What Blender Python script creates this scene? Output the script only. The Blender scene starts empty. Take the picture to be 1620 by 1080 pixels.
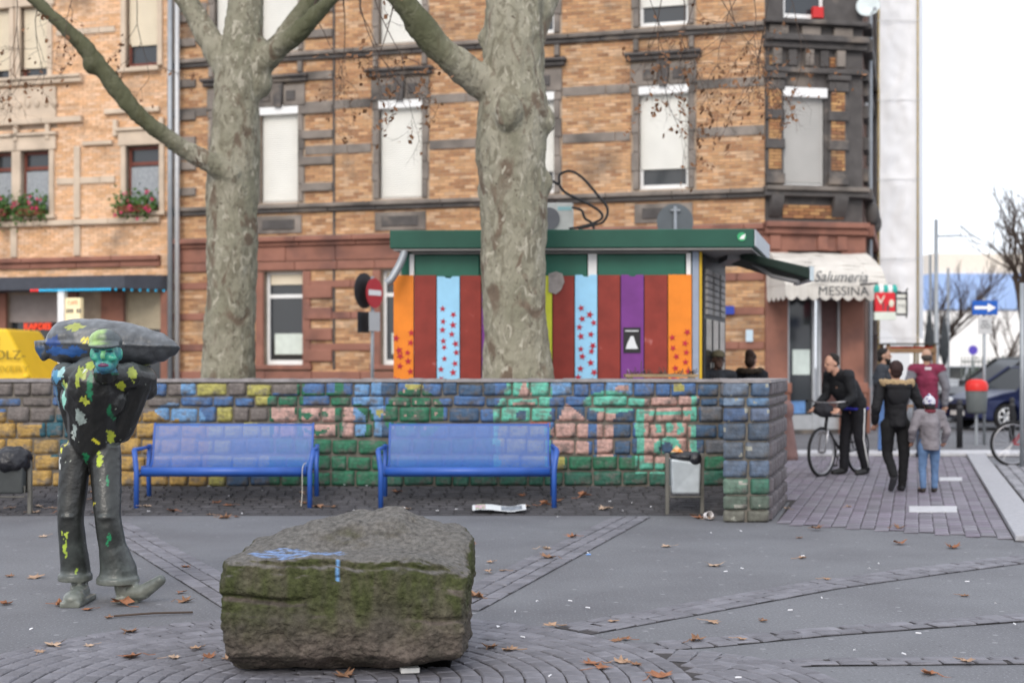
import bpy, bmesh, math, random
from mathutils import Vector, Matrix, Euler, noise as mn
R = math.radians
random.seed(7)
S = bpy.context.scene
C = S.collection

# ---------------------------------------------------------------- camera, sky, sun, exposure
F = 2250.0                      # focal length in pixels of the 1620 px wide photograph (50 mm on 36 mm)
CH = 1.5                        # eye height
HY = 578.0                      # horizon row
cam = bpy.data.cameras.new('camera'); camo = bpy.data.objects.new('camera', cam); C.objects.link(camo)
camo.location = (0, 0, CH); camo.rotation_euler = (R(90), 0, 0)
cam.sensor_width = 36; cam.lens = 50; cam.shift_y = (HY - 540) / 1620.0
cam.clip_start = 0.1; cam.clip_end = 2000
cam.dof.use_dof = True; cam.dof.focus_distance = 8.4; cam.dof.aperture_fstop = 2.0
S.camera = camo
W = bpy.data.worlds.new('World'); S.world = W; W.use_nodes = True
wn = W.node_tree.nodes; wl = W.node_tree.links
sky = wn.new('ShaderNodeTexSky'); sky.sky_type = 'NISHITA'; sky.sun_disc = False
SUN_EL, SUN_AZ = 34, -166       # azimuth clockwise from +Y: behind the camera, to the left
sky.sun_elevation = R(SUN_EL); sky.sun_rotation = R(SUN_AZ)
sky.air_density = 1.0; sky.dust_density = 3.0; sky.ozone_density = 1.0
wn['Background'].inputs[1].default_value = 0.15
# overcast: the clear sky is veiled by an even layer of pale cloud
veil = wn.new('ShaderNodeMix'); veil.data_type = 'RGBA'; veil.inputs[0].default_value = .8
veil.inputs[7].default_value = (7.6, 7.9, 8.6, 1); wl.new(sky.outputs[0], veil.inputs[6]); wl.new(veil.outputs[2], wn['Background'].inputs[0])
sl = bpy.data.lights.new('sun', 'SUN'); so = bpy.data.objects.new('sun', sl); C.objects.link(so)
sl.energy = 1.1; sl.angle = R(25); sl.color = (1, .93, .84)
_d = Vector((math.sin(R(SUN_AZ)) * math.cos(R(SUN_EL)), math.cos(R(SUN_AZ)) * math.cos(R(SUN_EL)), math.sin(R(SUN_EL))))
so.rotation_euler = _d.to_track_quat('Z', 'Y').to_euler(); so.location = (-10, -10, 20)
S.view_settings.view_transform = 'Standard'; S.view_settings.look = 'None'
S.view_settings.exposure = 0.45; S.view_settings.gamma = 1

def at(px, py, Z):              # a measured image position at a real distance -> world point
    return Vector(((px - 810) / F * Z, Z, CH - (py - HY) / F * Z))
def gr(px, py):                 # the same for points on the flat ground
    Z = CH * F / (py - HY)
    return Vector(((px - 810) / F * Z, Z, 0))

# ---------------------------------------------------------------- materials
MATS = {}
def mat(name, col, rough=.8, var=.25, scale=6, bump=.0, bscale=40, metal=0, attr=False, spec=.3, col2=None, lo=.4, hi=.6, c2scale=3, alpha=None):
    if name in MATS: return MATS[name]
    m = bpy.data.materials.new(name); m.use_nodes = True; n = m.node_tree.nodes; l = m.node_tree.links
    b = n['Principled BSDF']; b.inputs['Roughness'].default_value = rough; b.inputs['Metallic'].default_value = metal
    b.inputs['Specular IOR Level'].default_value = spec
    tc = n.new('ShaderNodeTexCoord')
    def noise(sc, det=5):
        t = n.new('ShaderNodeTexNoise'); t.inputs['Scale'].default_value = sc; t.inputs['Detail'].default_value = det
        l.new(tc.outputs['Object'], t.inputs['Vector']); return t
    if attr:
        a = n.new('ShaderNodeAttribute'); a.attribute_name = 'col'; base = a.outputs['Color']
    else:
        a = n.new('ShaderNodeRGB'); a.outputs[0].default_value = (*col, 1); base = a.outputs[0]
    if col2:
        t = noise(c2scale, 8); r = n.new('ShaderNodeMapRange'); r.inputs[1].default_value = lo; r.inputs[2].default_value = hi
        l.new(t.outputs[0], r.inputs[0]); mx = n.new('ShaderNodeMix'); mx.data_type = 'RGBA'
        l.new(r.outputs[0], mx.inputs[0]); l.new(base, mx.inputs[6]); mx.inputs[7].default_value = (*col2, 1); base = mx.outputs[2]
    if var:
        t = noise(scale, 6); r = n.new('ShaderNodeMapRange'); r.inputs[1].default_value = .25; r.inputs[2].default_value = .75
        r.inputs[3].default_value = 1 - var; r.inputs[4].default_value = 1 + var; l.new(t.outputs[0], r.inputs[0])
        h = n.new('ShaderNodeVectorMath'); h.operation = 'SCALE'; l.new(base, h.inputs[0]); l.new(r.outputs[0], h.inputs['Scale']); base = h.outputs[0]
    l.new(base, b.inputs['Base Color'])
    if bump:
        t = noise(bscale, 6); bp = n.new('ShaderNodeBump'); bp.inputs['Strength'].default_value = bump; bp.inputs['Distance'].default_value = .02
        l.new(t.outputs[0], bp.inputs['Height']); l.new(bp.outputs[0], b.inputs['Normal'])
    if alpha is not None: b.inputs['Alpha'].default_value = alpha
    MATS[name] = m; return m
def glass(name, col=(.03, .035, .04)):
    return mat(name, col, .08, 0, spec=.6)
def emis(name, col, st):
    m = mat(name, col, .5, 0); b = m.node_tree.nodes['Principled BSDF']
    b.inputs['Emission Color'].default_value = (*col, 1); b.inputs['Emission Strength'].default_value = st; return m

# ---------------------------------------------------------------- mesh collector
class MB:
    def __init__(s): s.v = []; s.f = []; s.c = []
    def add(s, vs, fs, col=None):
        o = len(s.v); s.v += [tuple(v) for v in vs]
        for f in fs: s.f.append([i + o for i in f]); s.c.append(col)
        return s
    def box(s, x0, x1, y0, y1, z0, z1, col=None):
        return s.add([(x0,y0,z0),(x1,y0,z0),(x1,y1,z0),(x0,y1,z0),(x0,y0,z1),(x1,y0,z1),(x1,y1,z1),(x0,y1,z1)],
                     [(0,3,2,1),(4,5,6,7),(0,1,5,4),(1,2,6,5),(2,3,7,6),(3,0,4,7)], col)
    def cbox(s, x0, x1, y0, y1, z0, z1, b=.01, col=None):        # front (-y) edges chamfered
        return s.add([(x0,y1,z0),(x1,y1,z0),(x1,y1,z1),(x0,y1,z1),(x0,y0+b,z0),(x1,y0+b,z0),(x1,y0+b,z1),(x0,y0+b,z1),
                      (x0+b,y0,z0+b),(x1-b,y0,z0+b),(x1-b,y0,z1-b),(x0+b,y0,z1-b)],
                     [(0,1,2,3),(0,4,5,1),(1,5,6,2),(2,6,7,3),(3,7,4,0),(4,8,9,5),(5,9,10,6),(6,10,11,7),(7,11,8,4),(8,11,10,9)], col)
    def hexa(s, p, col=None):                                    # 8 points, bottom ring then top ring
        return s.add(p, [(0,3,2,1),(4,5,6,7),(0,1,5,4),(1,2,6,5),(2,3,7,6),(3,0,4,7)], col)
    def prism(s, poly, h0, h1, ax='z', col=None):                # polygon extruded along an axis
        n = len(poly); mk = {'z': lambda a, b, h: (a, b, h), 'y': lambda a, b, h: (a, h, b), 'x': lambda a, b, h: (h, a, b)}[ax]
        vs = [mk(a, b, h0) for a, b in poly] + [mk(a, b, h1) for a, b in poly]
        return s.add(vs, [list(range(n))[::-1], list(range(n, 2 * n))] + [(i, (i+1) % n, (i+1) % n + n, i + n) for i in range(n)], col)
    def tube(s, pts, rads, n=8, col=None, flat=1.0):
        pts = [Vector(p) for p in pts]
        if not hasattr(rads, '__len__'): rads = [rads] * len(pts)
        up = None; rings = []
        for i, p in enumerate(pts):
            t = (pts[min(i+1, len(pts)-1)] - pts[max(i-1, 0)]).normalized()
            if up is None: up = t.cross(Vector((.3, .2, 1)) if abs(t.z) < .95 else Vector((1, .2, 0))).normalized()
            up = (up - t * up.dot(t)).normalized(); w = t.cross(up)
            rings.append([p + (up * math.cos(a) + w * math.sin(a) * flat) * rads[i] for a in [2*math.pi*k/n for k in range(n)]])
        vs = [v for r in rings for v in r]; fs = []
        for i in range(len(pts) - 1):
            for k in range(n): fs.append((i*n+k, i*n+(k+1) % n, (i+1)*n+(k+1) % n, (i+1)*n+k))
        fs.append(list(range(n))[::-1]); fs.append(list(range((len(pts)-1)*n, len(pts)*n)))
        return s.add(vs, fs, col)
    def lathe(s, prof, n=20, c=(0, 0, 0), col=None):
        vs = []; fs = []; m = len(prof)
        for k in range(n):
            a = 2*math.pi*k/n; vs += [(c[0]+r*math.cos(a), c[1]+r*math.sin(a), c[2]+z) for r, z in prof]
        for k in range(n):
            for i in range(m-1): fs.append((k*m+i, ((k+1) % n)*m+i, ((k+1) % n)*m+i+1, k*m+i+1))
        return s.add(vs, fs, col)
    def ell(s, c, r, rot=None, nu=14, nv=9, col=None):
        if not hasattr(r, '__len__'): r = (r, r, r)
        M = Euler(rot).to_matrix() if rot else Matrix.Identity(3); c = Vector(c); vs = []; fs = []
        for j in range(1, nv):
            t = math.pi*j/nv
            for i in range(nu):
                a = 2*math.pi*i/nu; vs.append(c + M @ Vector((r[0]*math.sin(t)*math.cos(a), r[1]*math.sin(t)*math.sin(a), r[2]*math.cos(t))))
        vs += [c + M @ Vector((0, 0, r[2])), c - M @ Vector((0, 0, r[2]))]; T = len(vs)-2
        for j in range(nv-2):
            for i in range(nu): fs.append((j*nu+i, (j+1)*nu+i, (j+1)*nu+(i+1) % nu, j*nu+(i+1) % nu))
        for i in range(nu):
            fs.append((T, i, (i+1) % nu)); fs.append((T+1, (nv-2)*nu+(i+1) % nu, (nv-2)*nu+i))
        return s.add(vs, fs, col)
    def cap(s, p, q, r1, r2, n=12, flat=1.0):                    # tapered limb with round ends
        p = Vector(p); q = Vector(q); d = (q-p); L = d.length or 1e-4; d /= L; pts = []; rs = []
        for a in (-80, -55, -28): pts.append(p + d*r1*math.sin(R(a))); rs.append(r1*math.cos(R(a)))
        pts += [p, q]; rs += [r1, r2]
        for a in (28, 55, 80): pts.append(q + d*r2*math.sin(R(a))); rs.append(r2*math.cos(R(a)))
        return s.tube(pts, rs, n, flat=flat)
    def ring(s, c, Rr, r, ax='y', n=28, m=6, col=None):          # torus
        vs = []; fs = []
        for i in range(n):
            a = 2*math.pi*i/n
            for j in range(m):
                b = 2*math.pi*j/m; q = Rr + r*math.cos(b); u, v, w = q*math.cos(a), q*math.sin(a), r*math.sin(b)
                p = (u, w, v) if ax == 'y' else ((u, v, w) if ax == 'z' else (w, u, v)); vs.append((c[0]+p[0], c[1]+p[1], c[2]+p[2]))
        for i in range(n):
            for j in range(m): fs.append((i*m+j, ((i+1) % n)*m+j, ((i+1) % n)*m+(j+1) % m, i*m+(j+1) % m))
        return s.add(vs, fs, col)
    def mesh(s, name, smooth=False):
        me = bpy.data.meshes.new(name); me.from_pydata(s.v, [], s.f)
        if any(c is not None for c in s.c):
            a = me.attributes.new('col', 'FLOAT_COLOR', 'FACE'); fl = []
            for c in s.c: fl += [*(c or (.5, .5, .5)), 1.0]
            a.data.foreach_set('color', fl)
        bm = bmesh.new(); bm.from_mesh(me); bmesh.ops.recalc_face_normals(bm, faces=bm.faces); bm.to_mesh(me); bm.free()
        if smooth: me.polygons.foreach_set('use_smooth', [True]*len(me.polygons))
        me.update(); return me
    def build(s, name, m, parent=None, smooth=False, bevel=0, kind=None):
        return obj(name, s.mesh(name, smooth), m, parent, bevel, kind)
def obj(name, me, m, parent=None, bevel=0, kind=None):
    o = bpy.data.objects.new(name, me); C.objects.link(o)
    if m and not me.materials: me.materials.append(m)
    if parent: o.parent = parent
    if kind: o['kind'] = kind
    if bevel:
        b = o.modifiers.new('bevel', 'BEVEL'); b.width = bevel; b.segments = 2; b.limit_method = 'ANGLE'
    return o
def tag(o, label, cat, group=None):
    o['label'] = label; o['category'] = cat
    if group: o['group'] = group
    return o
def thing(name, label, cat, loc=(0, 0, 0), rz=0, group=None):
    o = bpy.data.objects.new(name, None); C.objects.link(o); o.location = loc; o.rotation_euler = (0, 0, rz); o.empty_display_size = .2
    return tag(o, label, cat, group)
def struct(name, mb, m, smooth=False): return mb.build(name, m, None, smooth, 0, 'structure')
def dup(root, loc, rz=None):
    r = root.copy(); C.objects.link(r); r.location = loc
    if rz is not None: r.rotation_euler = (0, 0, rz)
    for ch in root.children:
        c = ch.copy(); C.objects.link(c); c.parent = r
        for g in ch.children: d = g.copy(); C.objects.link(d); d.parent = c
    return r
def fused(mb, vox, smooth=6, colfn=None, name='fused', disp=None):   # one continuous skin over overlapping forms
    me = mb.mesh('tmp'); o = bpy.data.objects.new('tmp', me); C.objects.link(o)
    r = o.modifiers.new('r', 'REMESH'); r.mode = 'VOXEL'; r.voxel_size = vox
    if smooth:
        k = o.modifiers.new('s', 'SMOOTH'); k.factor = .5; k.iterations = smooth
    dg = bpy.context.evaluated_depsgraph_get(); out = bpy.data.meshes.new_from_object(o.evaluated_get(dg))
    bpy.data.objects.remove(o); bpy.data.meshes.remove(me); out.name = name; out.materials.clear()
    if disp:
        ns = [v.normal.copy() for v in out.vertices]
        for v, nn in zip(out.vertices, ns): v.co = v.co + nn * disp(v.co, nn)
        out.update()
    if colfn:
        a = out.attributes.new('col', 'FLOAT_COLOR', 'POINT'); fl = []
        for v in out.vertices: fl += [*colfn(v.co, v.normal), 1.0]
        a.data.foreach_set('color', fl)
    out.polygons.foreach_set('use_smooth', [True]*len(out.polygons)); return out
def text(name, s, size, m, parent, loc, rot, shear=0, depth=.004, xs=1, align='LEFT', bold=0):
    cu = bpy.data.curves.new(name, 'FONT'); cu.body = s; cu.size = size; cu.shear = shear; cu.extrude = depth; cu.align_x = align; cu.offset = bold
    t = bpy.data.objects.new('tmp', cu); C.objects.link(t); dg = bpy.context.evaluated_depsgraph_get()
    me = bpy.data.meshes.new_from_object(t.evaluated_get(dg)); bpy.data.objects.remove(t); me.materials.clear()
    o = obj(name, me, m, parent); o.location = loc; o.rotation_euler = rot; o.scale = (xs, 1, 1); return o
def nz(p, sc=1, o=4): return mn.fractal(Vector(p) * sc, .6, 2.0, o)
# ================================================================ GROUND
m_asph = mat('asphalt', (.152, .155, .166), .66, .22, 60, .35, 140, spec=.3, col2=(.112, .112, .122), lo=.4, hi=.72, c2scale=.9)
_n = m_asph.node_tree.nodes; _l = m_asph.node_tree.links; _b = _n['Principled BSDF']; _src = _b.inputs['Base Color'].links[0].from_socket
_tc = _n.new('ShaderNodeTexCoord')
def spots(sc, rad, keep, col, base, fac):          # trodden gum and small stains
    v = _n.new('ShaderNodeTexVoronoi'); v.voronoi_dimensions = '2D'; v.inputs['Scale'].default_value = sc; _l.new(_tc.outputs['Object'], v.inputs['Vector'])
    a = _n.new('ShaderNodeMath'); a.operation = 'LESS_THAN'; a.inputs[1].default_value = rad*sc; _l.new(v.outputs['Distance'], a.inputs[0])
    s = _n.new('ShaderNodeSeparateColor'); _l.new(v.outputs['Color'], s.inputs[0]); k = _n.new('ShaderNodeMath'); k.operation = 'LESS_THAN'; k.inputs[1].default_value = keep; _l.new(s.outputs[0], k.inputs[0])
    m = _n.new('ShaderNodeMath'); m.operation = 'MULTIPLY'; _l.new(a.outputs[0], m.inputs[0]); _l.new(k.outputs[0], m.inputs[1]); f = _n.new('ShaderNodeMath'); f.operation = 'MULTIPLY'; f.inputs[1].default_value = fac; _l.new(m.outputs[0], f.inputs[0])
    x = _n.new('ShaderNodeMix'); x.data_type = 'RGBA'; _l.new(f.outputs[0], x.inputs[0]); _l.new(base, x.inputs[6]); x.inputs[7].default_value = (*col, 1); return x.outputs[2]
_c = spots(3.1, .016, .5, (.33, .33, .34), _src, .55); _c = spots(5.3, .009, .4, (.05, .05, .055), _c, .6); _c = spots(38, .0045, .25, (.28, .28, .3), _c, .6); _l.new(_c, _b.inputs['Base Color'])
g = MB()
g.add([(-500, -60, 0), (500, -60, 0), (500, 900, 0), (-500, 900, 0)], [(0, 1, 2, 3)])
struct('ground', g, m_asph)
m_joint = mat('joint_dirt', (.052, .047, .047), .95, .3, 8)
m_cob = mat('cobble_stone', (.17, .155, .17), .6, .25, 9, .4, 60, attr=True, spec=.4)
def cobcol(): 
    k = random.uniform(.8, 1.15); return (.155*k, .152*k, .17*k)
COBS = []      # (centre x, y, angle, length, width)
RC = Vector((-.95, 6.7))
r = .06
while r < 1.78:                                   # rings of setts laid round the boulder
    n = max(4, int(2*math.pi*r/.125)); off = random.random()
    for k in range(n):
        a = 2*math.pi*(k+off)/n; x, y = RC.x + r*math.cos(a), RC.y + r*math.sin(a)
        if y > 6.3: COBS.append((x, y, a+math.pi/2, 2*math.pi*r/n*.9, .088))
    r += .1
RC2 = Vector((.62, 6.55)); r = .1
while r < .95:                                    # a second fan beside it
    n = max(5, int(2*math.pi*r/.12)); off = random.random()
    for k in range(n):
        a = 2*math.pi*(k+off)/n; x, y = RC2.x + r*math.cos(a), RC2.y + r*math.sin(a)
        if y > 6.3 and (Vector((x, y))-RC).length > 1.83 and y < 7.42+.25*math.sin(x*3): COBS.append((x, y, a+math.pi/2, 2*math.pi*r/n*.9, .085))
    r += .1
def strip(pts, rows, ln=.17, wd=.1):
    P = [gr(*p).to_2d() for p in pts]; seg = []
    for i in range(len(P)-1):
        for t in range(20): seg.append(P[i].lerp(P[i+1], t/20))
    seg.append(P[-1]); L = [0]
    for i in range(1, len(seg)): L.append(L[-1]+(seg[i]-seg[i-1]).length)
    def pos(d):
        for i in range(1, len(seg)):
            if L[i] >= d:
                t = (d-L[i-1])/max(1e-6, L[i]-L[i-1]); return seg[i-1].lerp(seg[i], t), (seg[i]-seg[i-1]).normalized()
        return seg[-1], (seg[-1]-seg[-2]).normalized()
    w2 = rows*wd/2-.002; mbj = []; d = 0
    for rr in range(rows):
        d = random.uniform(0, ln)
        while d < L[-1]:
            l = ln*random.uniform(.8, 1.2); p, t = pos(d); nn = Vector((-t.y, t.x)); c = p + nn*((rr-(rows-1)/2)*wd)
            if (c-RC).length > 1.82 or len(P) == 2: COBS.append((c.x, c.y, math.atan2(t.y, t.x), l*.88, wd*.86))
            d += l
    for i in range(0, len(seg)):
        t = (seg[min(i+1, len(seg)-1)]-seg[max(i-1, 0)]).normalized(); nn = Vector((-t.y, t.x)); mbj.append((seg[i]+nn*w2, seg[i]-nn*w2))
    return mbj
bed = MB()
def bedstrip(q, z=.004):
    for i in range(len(q)-1):
        (a, b), (c, d) = q[i], q[i+1]; bed.add([(a.x, a.y, z), (b.x, b.y, z), (d.x, d.y, z), (c.x, c.y, z)], [(0, 1, 2, 3)])
bedstrip(strip([(905, 998), (1080, 967), (1300, 927), (1460, 905), (1625, 884), (1700, 876)], 3, .17, .1))
bedstrip(strip([(1000, 1026), (1110, 1019), (1300, 1001), (1450, 990), (1630, 977), (1700, 973)], 2, .16, .1), .005)
bedstrip(strip([(1060, 1058), (1180, 1053), (1290, 1049), (1630, 1046), (1700, 1046)], 2, .15, .075), .006)
bedstrip(strip([(720, 962), (1000, 818)], 3, .2, .12), .0045)
bedstrip(strip([(412, 968), (170, 826)], 3, .2, .12), .0045)
bed.add([(RC.x+1.83*math.cos(2*math.pi*k/64), RC.y+1.83*math.sin(2*math.pi*k/64), .0055) for k in range(64)], [list(range(64))])
bed.add([(RC2.x+.95*math.cos(2*math.pi*k/40), RC2.y+.85*math.sin(2*math.pi*k/40), .0065) for k in range(40)], [list(range(40))])
cob = struct('cobble_paving', bed, m_joint)
def sett(mb, x, y, a, l, w, z0, h, col):
    ca, sa = math.cos(a), math.sin(a); vs = []
    for (kl, kw, z) in ((.5, .5, z0), (.5, .5, z0+h*.55), (.43, .4, z0+h)):
        for sx, sy in ((-1, -1), (1, -1), (1, 1), (-1, 1)):
            u, v = sx*l*kl+random.uniform(-.004, .004), sy*w*kw+random.uniform(-.004, .004); vs.append((x+u*ca-v*sa, y+u*sa+v*ca, z))
    fs = [(8, 9, 10, 11)]
    for b in (0, 4):
        for i in range(4): fs.append((b+i, b+(i+1) % 4, b+4+(i+1) % 4, b+4+i))
    mb.add(vs, fs, col)
def inview(x, y): return y > 6.6 and abs(x) < y*.37
COBS.sort(key=lambda c: (not inview(c[0], c[1]), c[1]))
for c in COBS[:290]:
    b = MB(); sett(b, 0, 0, 0, c[3]*1.03, c[4]*1.04, 0, .01+random.uniform(0, .003), cobcol())
    o = b.build('cobblestone', m_cob, cob); o.location = (c[0], c[1], .004); o.rotation_euler = (0, 0, c[2])
b = MB()
for c in COBS[290:]: sett(b, c[0], c[1], c[2], c[3]*1.03, c[4]*1.04, .004, .01+random.uniform(0, .003), cobcol())
b.build('cobblestones', m_cob, cob, kind='stuff')

# paving of clay pavers beside the wall, laid along the street direction
U = Vector((.272, .962)); U.normalize(); N = Vector((U.y, -U.x))
O = Vector((4.36, 12.4))                           # near corner at the kerb
m_pav = mat('clay_paver', (.2, .15, .16), .7, .2, 7, .3, 70, attr=True, spec=.4)
def ub(u, n, z=0): p = O + U*u + N*n; return (p.x, p.y, z)
pb = MB(); pb.add([(2.52, 13.55, .0035), ub(-.05, 0, .0035), ub(11.6, 0, .0035), (2.9, 23.5, .0035), (2.9, 15.8, .0035), (3.05, 15.6, .0035)], [(0, 1, 2, 3, 4, 5)])
pave = struct('brick_pavement', pb, m_joint); PV = []
k = 0
while k*.13 < 4.8:
    d = -.05+.62*(k*.13/2.0) + (.11 if k % 2 else 0) - .11
    while d < 11.5: 
        if d > -.2: PV.append((d+.11, -(k+.5)*.13))
        d += .22
    k += 1
ANG = math.atan2(U.y, U.x)
def pcol():
    k = random.uniform(.8, 1.2); return (.165*k, .15*k*random.uniform(.95, 1.05), .178*k)
def behindwall(p): return p.x < (min(p.y, 15.66)-13.66)*.277+2.56-(.15 if p.y > 15.8 else 0) or p.y > 23.25
pos = [(ub(u, n), u, n) for u, n in PV]
pos = [(p, u, n) for p, u, n in pos if not behindwall(Vector(p))]
pos.sort(key=lambda q: q[0][1])
for p, u, n in pos[:280]:
    b = MB(); sett(b, 0, 0, 0, .212, .122, 0, .01+random.uniform(0, .003), pcol())
    o = b.build('paver', m_pav, pave); o.location = (p[0], p[1], .004); o.rotation_euler = (0, 0, ANG)
b = MB()
for p, u, n in pos[280:]: sett(b, p[0], p[1], ANG, .212, .122, .004, .01+random.uniform(0, .003), pcol())
b.build('pavers', m_pav, pave, kind='stuff')
m_gran = mat('granite', (.34, .34, .36), .7, .15, 20, .3, 90)
ks = MB(); ks.add([ub(-.3, 0, .003), ub(-.3, .34, .003), ub(11.6, .34, .003), ub(11.6, 0, .003)], [(0, 1, 2, 3)])
kerb = struct('kerb', ks, m_joint); u = -.25
while u < 11.4:
    l = random.uniform(.85, 1.1); b = MB(); p0, p1, p2, p3 = ub(u, .01), ub(u, .3), ub(u+l-.012, .3), ub(u+l-.012, .01)
    b.hexa([p0, p1, p2, p3]+[(q[0], q[1], .05+.004*random.random()) for q in (p0, p1, p2, p3)]); b.build('kerb_stone', m_gran, kerb, bevel=.01); u += l
sb = MB(); sb.add([ub(-.4, .34, .0045), ub(-.4, 5, .0045), ub(9.5, 5, .0045), ub(9.5, .34, .0045)], [(0, 1, 2, 3)])
setp = struct('sett_pavement', sb, m_joint); m_set = mat('grey_sett', (.25, .25, .26), .7, .2, 9, .3, 60, attr=True); b = MB(); j = 0
while j*.15 < 4.4:
    u = -.35+random.random()*.1
    while u < 9.3:
        p = ub(u, .42+j*.15); k = random.uniform(.75, 1.15); sett(b, p[0], p[1], ANG+random.uniform(-.06, .06), .145, .135, .004, .022+random.uniform(0, .008), (.25*k, .25*k, .27*k)); u += .16
    j += 1
b.build('setts', m_set, setp, kind='stuff')
# light gutter stones where the pavement meets the street
gb = MB(); gb.add([(2.6, 23.3, .003), (16, 23.3, .003), (16, 24.5, .003), (2.6, 24.5, .003)], [(0, 1, 2, 3)])
gut = struct('gutter', gb, m_joint); x = 2.7
m_lg = mat('pale_kerb', (.48, .48, .5), .7, .12, 12)
while x < 15.5:
    b = MB(); l = random.uniform(.9, 1.1); b.box(x, x+l-.012, 23.45, 24.3, .003, .06); b.build('gutter_stone', m_lg, gut, bevel=.01); x += l
# pale inset slabs
for (a, c, d, e) in ((1438, 1514, 803, 812), (1486, 1522, 757, 762)):
    p = [gr(a, e), gr(c, e), gr(c, d), gr(a, d)]; b = MB(); b.hexa([(q.x, q.y, .003) for q in p]+[(q.x, q.y, .021) for q in p])
    o = b.build('pavement_slab', m_lg, None, bevel=.003, kind='structure')
# dark sloping apron at the foot of the wall
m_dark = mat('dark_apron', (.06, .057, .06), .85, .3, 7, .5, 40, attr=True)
WZ = 15.7
def apz(y): return max(0, .172*(y-14.25)/(WZ-14.25))
b = MB(); b.add([(-7.5, 14.22, .002), (2.6, 14.22, .002), (2.6, WZ+.1, .168), (-7.5, WZ+.1, .168)], [(0, 1, 2, 3)])
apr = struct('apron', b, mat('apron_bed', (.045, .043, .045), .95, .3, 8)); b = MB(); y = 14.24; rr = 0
while y < WZ-.05:
    x = -7.4+(.09 if rr % 2 else 0)
    while x < 2.5:
        k = random.uniform(.85, 1.15); l = random.uniform(.15, .2); z = apz(y+.06)
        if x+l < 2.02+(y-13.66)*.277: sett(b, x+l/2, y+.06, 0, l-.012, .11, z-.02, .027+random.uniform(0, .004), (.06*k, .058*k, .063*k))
        x += l
    y += .12; rr += 1
b.build('apron_setts', m_dark, apr, kind='stuff')

# ================================================================ PAINTED STONE WALL
OCH = (.38, .24, .075); BLU = (.07, .14, .29); LBL = (.14, .28, .48); SLT = (.055, .1, .17); TEA = (.03, .1, .13); GRN = (.035, .15, .085)
MNT = (.13, .44, .33); PNK = (.48, .3, .26); LIM = (.36, .33, .1); GRY = (.15, .13, .12); DGR = (.035, .12, .085)
def el(x, y, cx, cy, rx, ry): return ((x-cx)/rx)**2+((y-cy)/ry)**2 < 1
def mural(x, y, rnd):
    w = nz((x*.02, y*.03, 1), 1, 3)*3; x += w; y += nz((x*.03, y*.03, 7), 1, 3)*2
    c = GRY
    if x < 285:
        c = OCH if y > 652 else (BLU if rnd < .45 else GRY)
        if el(x, y, 55, 655, 45, 16): c = GRY
        if el(x, y, 92, 690, 30, 34) or el(x, y, 270, 650, 22, 14): c = TEA if x < 150 else LBL
        if y > 690 and rnd < .15: c = (.3, .2, .08)
    elif x < 425:
        c = BLU if rnd < .35 else (LIM if rnd < .62 else (LBL if rnd < .8 else GRY))
        if y > 668: c = OCH if x < 330 else (LIM if rnd < .5 else SLT)
        if el(x, y, 305, 660, 20, 14): c = LBL
    elif x < 605:
        c = PNK
        if y < 642 or x < 432: c = GRN if rnd < .6 else BLU
        if y < 622: c = BLU if rnd < .5 else LIM if rnd < .65 else GRY
        if 470 < x < 480 or 529 < x < 543 or el(x, y, 488, 657, 9, 5) or el(x, y, 512, 655, 8, 4) or (el(x, y, 500, 677, 18, 11) and not el(x, y, 500, 671, 19, 9)): c = GRN
        if 560 < x: c = LBL if y < 690 else GRN
        if el(x, y, 566, 672, 26, 34) and not el(x, y, 556, 676, 24, 32): c = GRN
        if el(x, y, 599, 654, 6, 6): c = LIM
        if y > 692: c = GRN
    elif x < 782:
        c = BLU if rnd < .55 else SLT
        if el(x, y, 655, 655, 48, 40): c = GRN
        if c == GRN and ((x*.061 % 1) < .16 and (y*.052 % 1) < .25): c = PNK
        if el(x, y, 655, 611, 15, 6): c = LIM
        if y > 695: c = DGR
    elif x < 872:
        c = MNT
        if abs(x-830) < (y-600)*.42 and (y < 642) and not (632 < y < 637): c = PNK
        if x < 782+(650-y)*.5 and y < 640: c = BLU
        if el(x, y, 825, 656, 9, 8): c = SLT
        if y > 668: c = (.3, .1, .06) if y < 674 else (MNT if x < 790 or x > 862 else LIM)
        if y > 745: c = DGR
    elif x < 1005:
        c = SLT if rnd < .5 else BLU
        if y < 632: c = LBL if rnd < .5 else BLU
        if (873 < x < 930 and y > 690-(x-868)*1.9 and y > 638+abs(x-897)*.8): c = PNK
        if 945 < x < 972 and y > 645: c = PNK
        if el(x, y, 965, 636, 42, 17): c = MNT
        if el(x, y, 905, 705, 26, 30) and rnd < .8: c = PNK
        if el(x, y, 985, 614, 12, 6): c = PNK
        if y > 722: c = GRN if y < 745 else DGR
        if x < 892 and y > 722 and y < 745: c = LIM
    elif x < 1108:
        c = PNK
        if x < 1018 or 1092 < x < 1102 or (650 < y < 656) or (1030 < x < 1090 and 668 < y < 684 and int(x/9) % 2) or el(x, y, 1055, 706, 22, 16): c = MNT
        if el(x, y, 1055, 708, 11, 9): c = SLT
        if y < 626: c = BLU if not el(x, y, 1035+(40 if rnd > .5 else 0), 613, 9, 7) else (PNK if rnd < .6 else LIM)
        if x > 1102 and y > 630: c = SLT
        if y > 732: c = MNT if x < 1050 else GRN
        if y > 748: c = DGR
    else:
        c = SLT if rnd < .6 else (.12, .13, .15)
        if y > 718: c = GRN if rnd < .6 else DGR
    f = 1 + .25*nz((x*.15, y*.15, 3), 1, 3)
    wear = nz((x*.06+9, y*.09, 5), 1, 4)
    wr = min(.6, max(0, (wear-.15)*1.3))
    c = tuple(a*(1-wr)+b*wr for a, b in zip(c, GRY))
    return tuple(a*f for a in c)
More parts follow.
